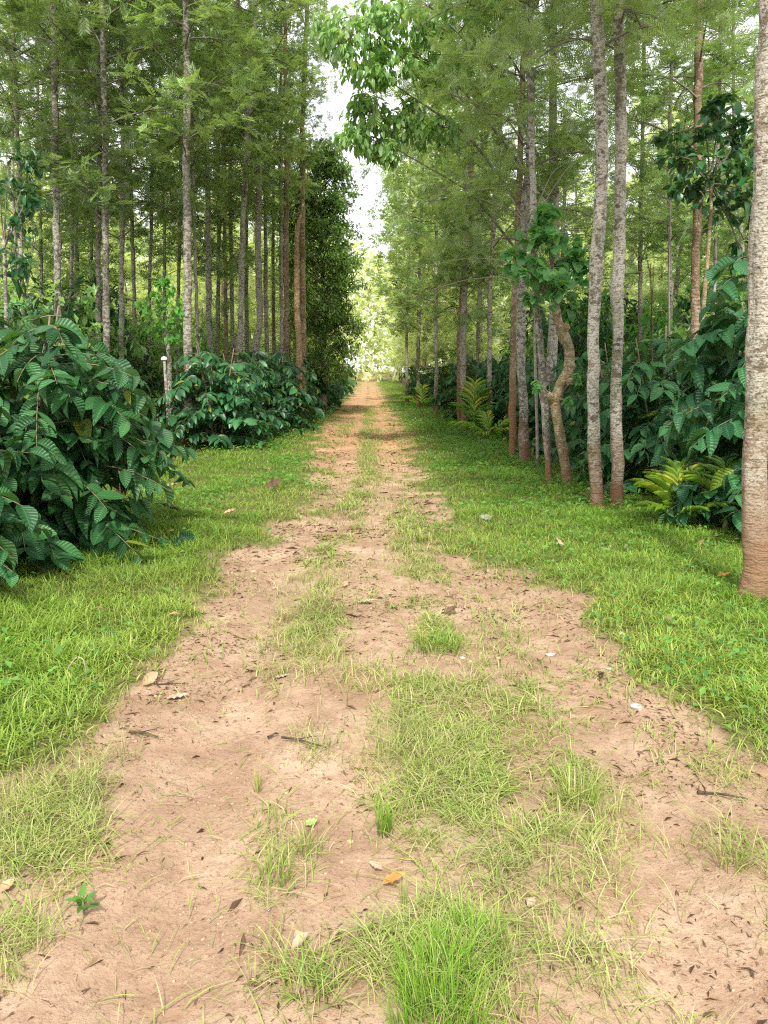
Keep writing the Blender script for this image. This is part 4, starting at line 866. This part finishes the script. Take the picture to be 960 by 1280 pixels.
def twig(px0, py0, px1, py1, label, r=.005, mk='darktwig', fork=True):
    a_, b_ = np.array([*gp(px0, py0), 0.]), np.array([*gp(px1, py1), 0.]); c = (a_ + b_) / 2; c[2] = float(hgt(c[0], c[1])) + r + .006
    d = b_ - a_; s = np.array([-d[1], d[0], 0]); p = np.array([-d / 2, -d / 6 + s * .06, d / 6 - s * .05 + [0, 0, .01], d / 2]); g = Geo()
    tube(g, smooth_path(p, 14), np.linspace(r, r * .5, 14), 7, .1, trng)
    if fork: tube(g, np.array([p[1], p[1] + d * .2 + s * .22, p[1] + d * .33 + s * .3]), [r * .5, r * .4, r * .2], 5)
    tag(obj('twig', g, M[mk], None, tuple(c)), label, 'twig')
twig(352, 928, 408, 941, 'long dark twig on the earth left of the grassy middle strip', .006)
twig(162, 920, 198, 926, 'short dark twig on the border of the left verge', .006)
twig(188, 857, 238, 856, 'thin dark twig right of the upright tan leaf', .004)
twig(872, 990, 935, 998, 'brown twig half sunk in the right hand earth', .006, fork=False)
twig(335, 922, 348, 918, 'stubby dark twig end left of the long one', .006, fork=False)
x, y = gp(100, 860); g = Geo(); tube(g, smooth_path([[-.07, 0, .0], [-.05, 0, .07], [.0, 0, .13], [.03, 0, .11], [.035, .01, .0]], 20), .003, 6)
tag(obj('dry_stem', g, M['paleleaf'], None, (x, y, float(hgt(x, y)))), 'pale dead stem looped in the lush left grass', 'dry stem')
def stone(px, py, label, s=.03, mk='stone', n=1):
    x, y = gp(px, py); rg = np.random.default_rng(int(px * 3 + py)); g = Geo(); k = 8
    z = np.linspace(-1, 1, k); tube(g, np.stack([0 * z, 0 * z, z * s * .5], -1), s * np.sqrt(np.maximum(.02, 1 - z ** 2)), 10, .12, rg)
    o = obj('stone', g, M[mk], None, (x, y, float(hgt(x, y)) + s * .2)); o.scale = (1.3, .9, 1); o.rotation_euler = (0, 0, rg.uniform(0, 3)); tag(o, label, 'stone')
stone(795, 884, 'white stone on the earth at the foot of the right verge', .028)
stone(688, 813, 'small white stone left of the sandy hollow', .022)
stone(608, 656, 'grey brown stone in the grass of the right verge', .075, 'stone_grey')
stone(762, 838, 'pale pebble in the sandy hollow', .015)
stone(578, 822, 'pale pebble beside the round green tuft', .016)
stone(775, 800, 'tiny white pebble above the sandy hollow', .016)
stone(530, 840, 'tiny white pebble left of the pale grass', .014)

# reddish stump under the left bush
b0 = at(149, 600, 8.6); x, y = b0[0], 8.6; r = thing('stump', (x, y, 0), 'orange brown bare stump showing under the big left bush', 'stump')
g = Geo(); tube(g, np.array([[0, 0, -.03], [0, 0, .25], [.01, 0, .62]]), [.05, .045, .04], 14, .06, trng); obj('trunk', g, M['deadwood'], r)

# ------------------------------------------------------------------ light
w = bpy.data.worlds.new('World'); sc.world = w; w.use_nodes = True; nt = w.node_tree; nt.nodes.clear()
sky = N(nt, 'ShaderNodeTexSky', sky_type='NISHITA'); sky.sun_disc = False; EL, AZ = R(50), R(184)
sky.sun_elevation = EL; sky.sun_rotation = AZ; sky.air_density = 1; sky.dust_density = 3
tc = N(nt, 'ShaderNodeTexCoord'); cl = noise(nt, tc.outputs['Generated'], 3, 5, .6)
cloud = ramp(nt, cl, [(.3, (10.5, 10.6, 11.4)), (.7, (12.5, 12.4, 12.6))])
mx = mixc(nt, .88, sky.outputs[0], cloud)
bg = N(nt, 'ShaderNodeBackground'); bg.inputs[1].default_value = .175; nt.links.new(mx, bg.inputs[0])
o = N(nt, 'ShaderNodeOutputWorld'); nt.links.new(bg.outputs[0], o.inputs[0])
ld = bpy.data.lights.new('sun', 'SUN'); ld.energy = 5.8; ld.angle = R(4); ld.color = (1, .955, .88)
lo = bpy.data.objects.new('sun', ld); C.objects.link(lo)
dx, dy = math.sin(AZ) * math.cos(EL), math.cos(AZ) * math.cos(EL)
from mathutils import Vector
lo.rotation_euler = Vector((dx, dy, math.sin(EL))).to_track_quat('Z', 'Y').to_euler(); lo.location = (0, 0, 30)

sc.view_settings.view_transform = 'Standard'; sc.view_settings.look = 'None'; sc.view_settings.exposure = 0
cy = sc.cycles; cy.max_bounces = 6; cy.diffuse_bounces = 4; cy.glossy_bounces = 2; cy.transmission_bounces = 4; cy.transparent_max_bounces = 4
cy.use_denoising = False; cy.denoiser = 'OPENIMAGEDENOISE'; cy.denoising_input_passes = 'RGB_ALBEDO_NORMAL'
cy.sample_clamp_indirect = 6; cy.use_adaptive_sampling = False; cy.caustics_reflective = False; cy.caustics_refractive = False

cy.pixel_filter_type = 'BLACKMAN_HARRIS'; cy.filter_width = 1.2
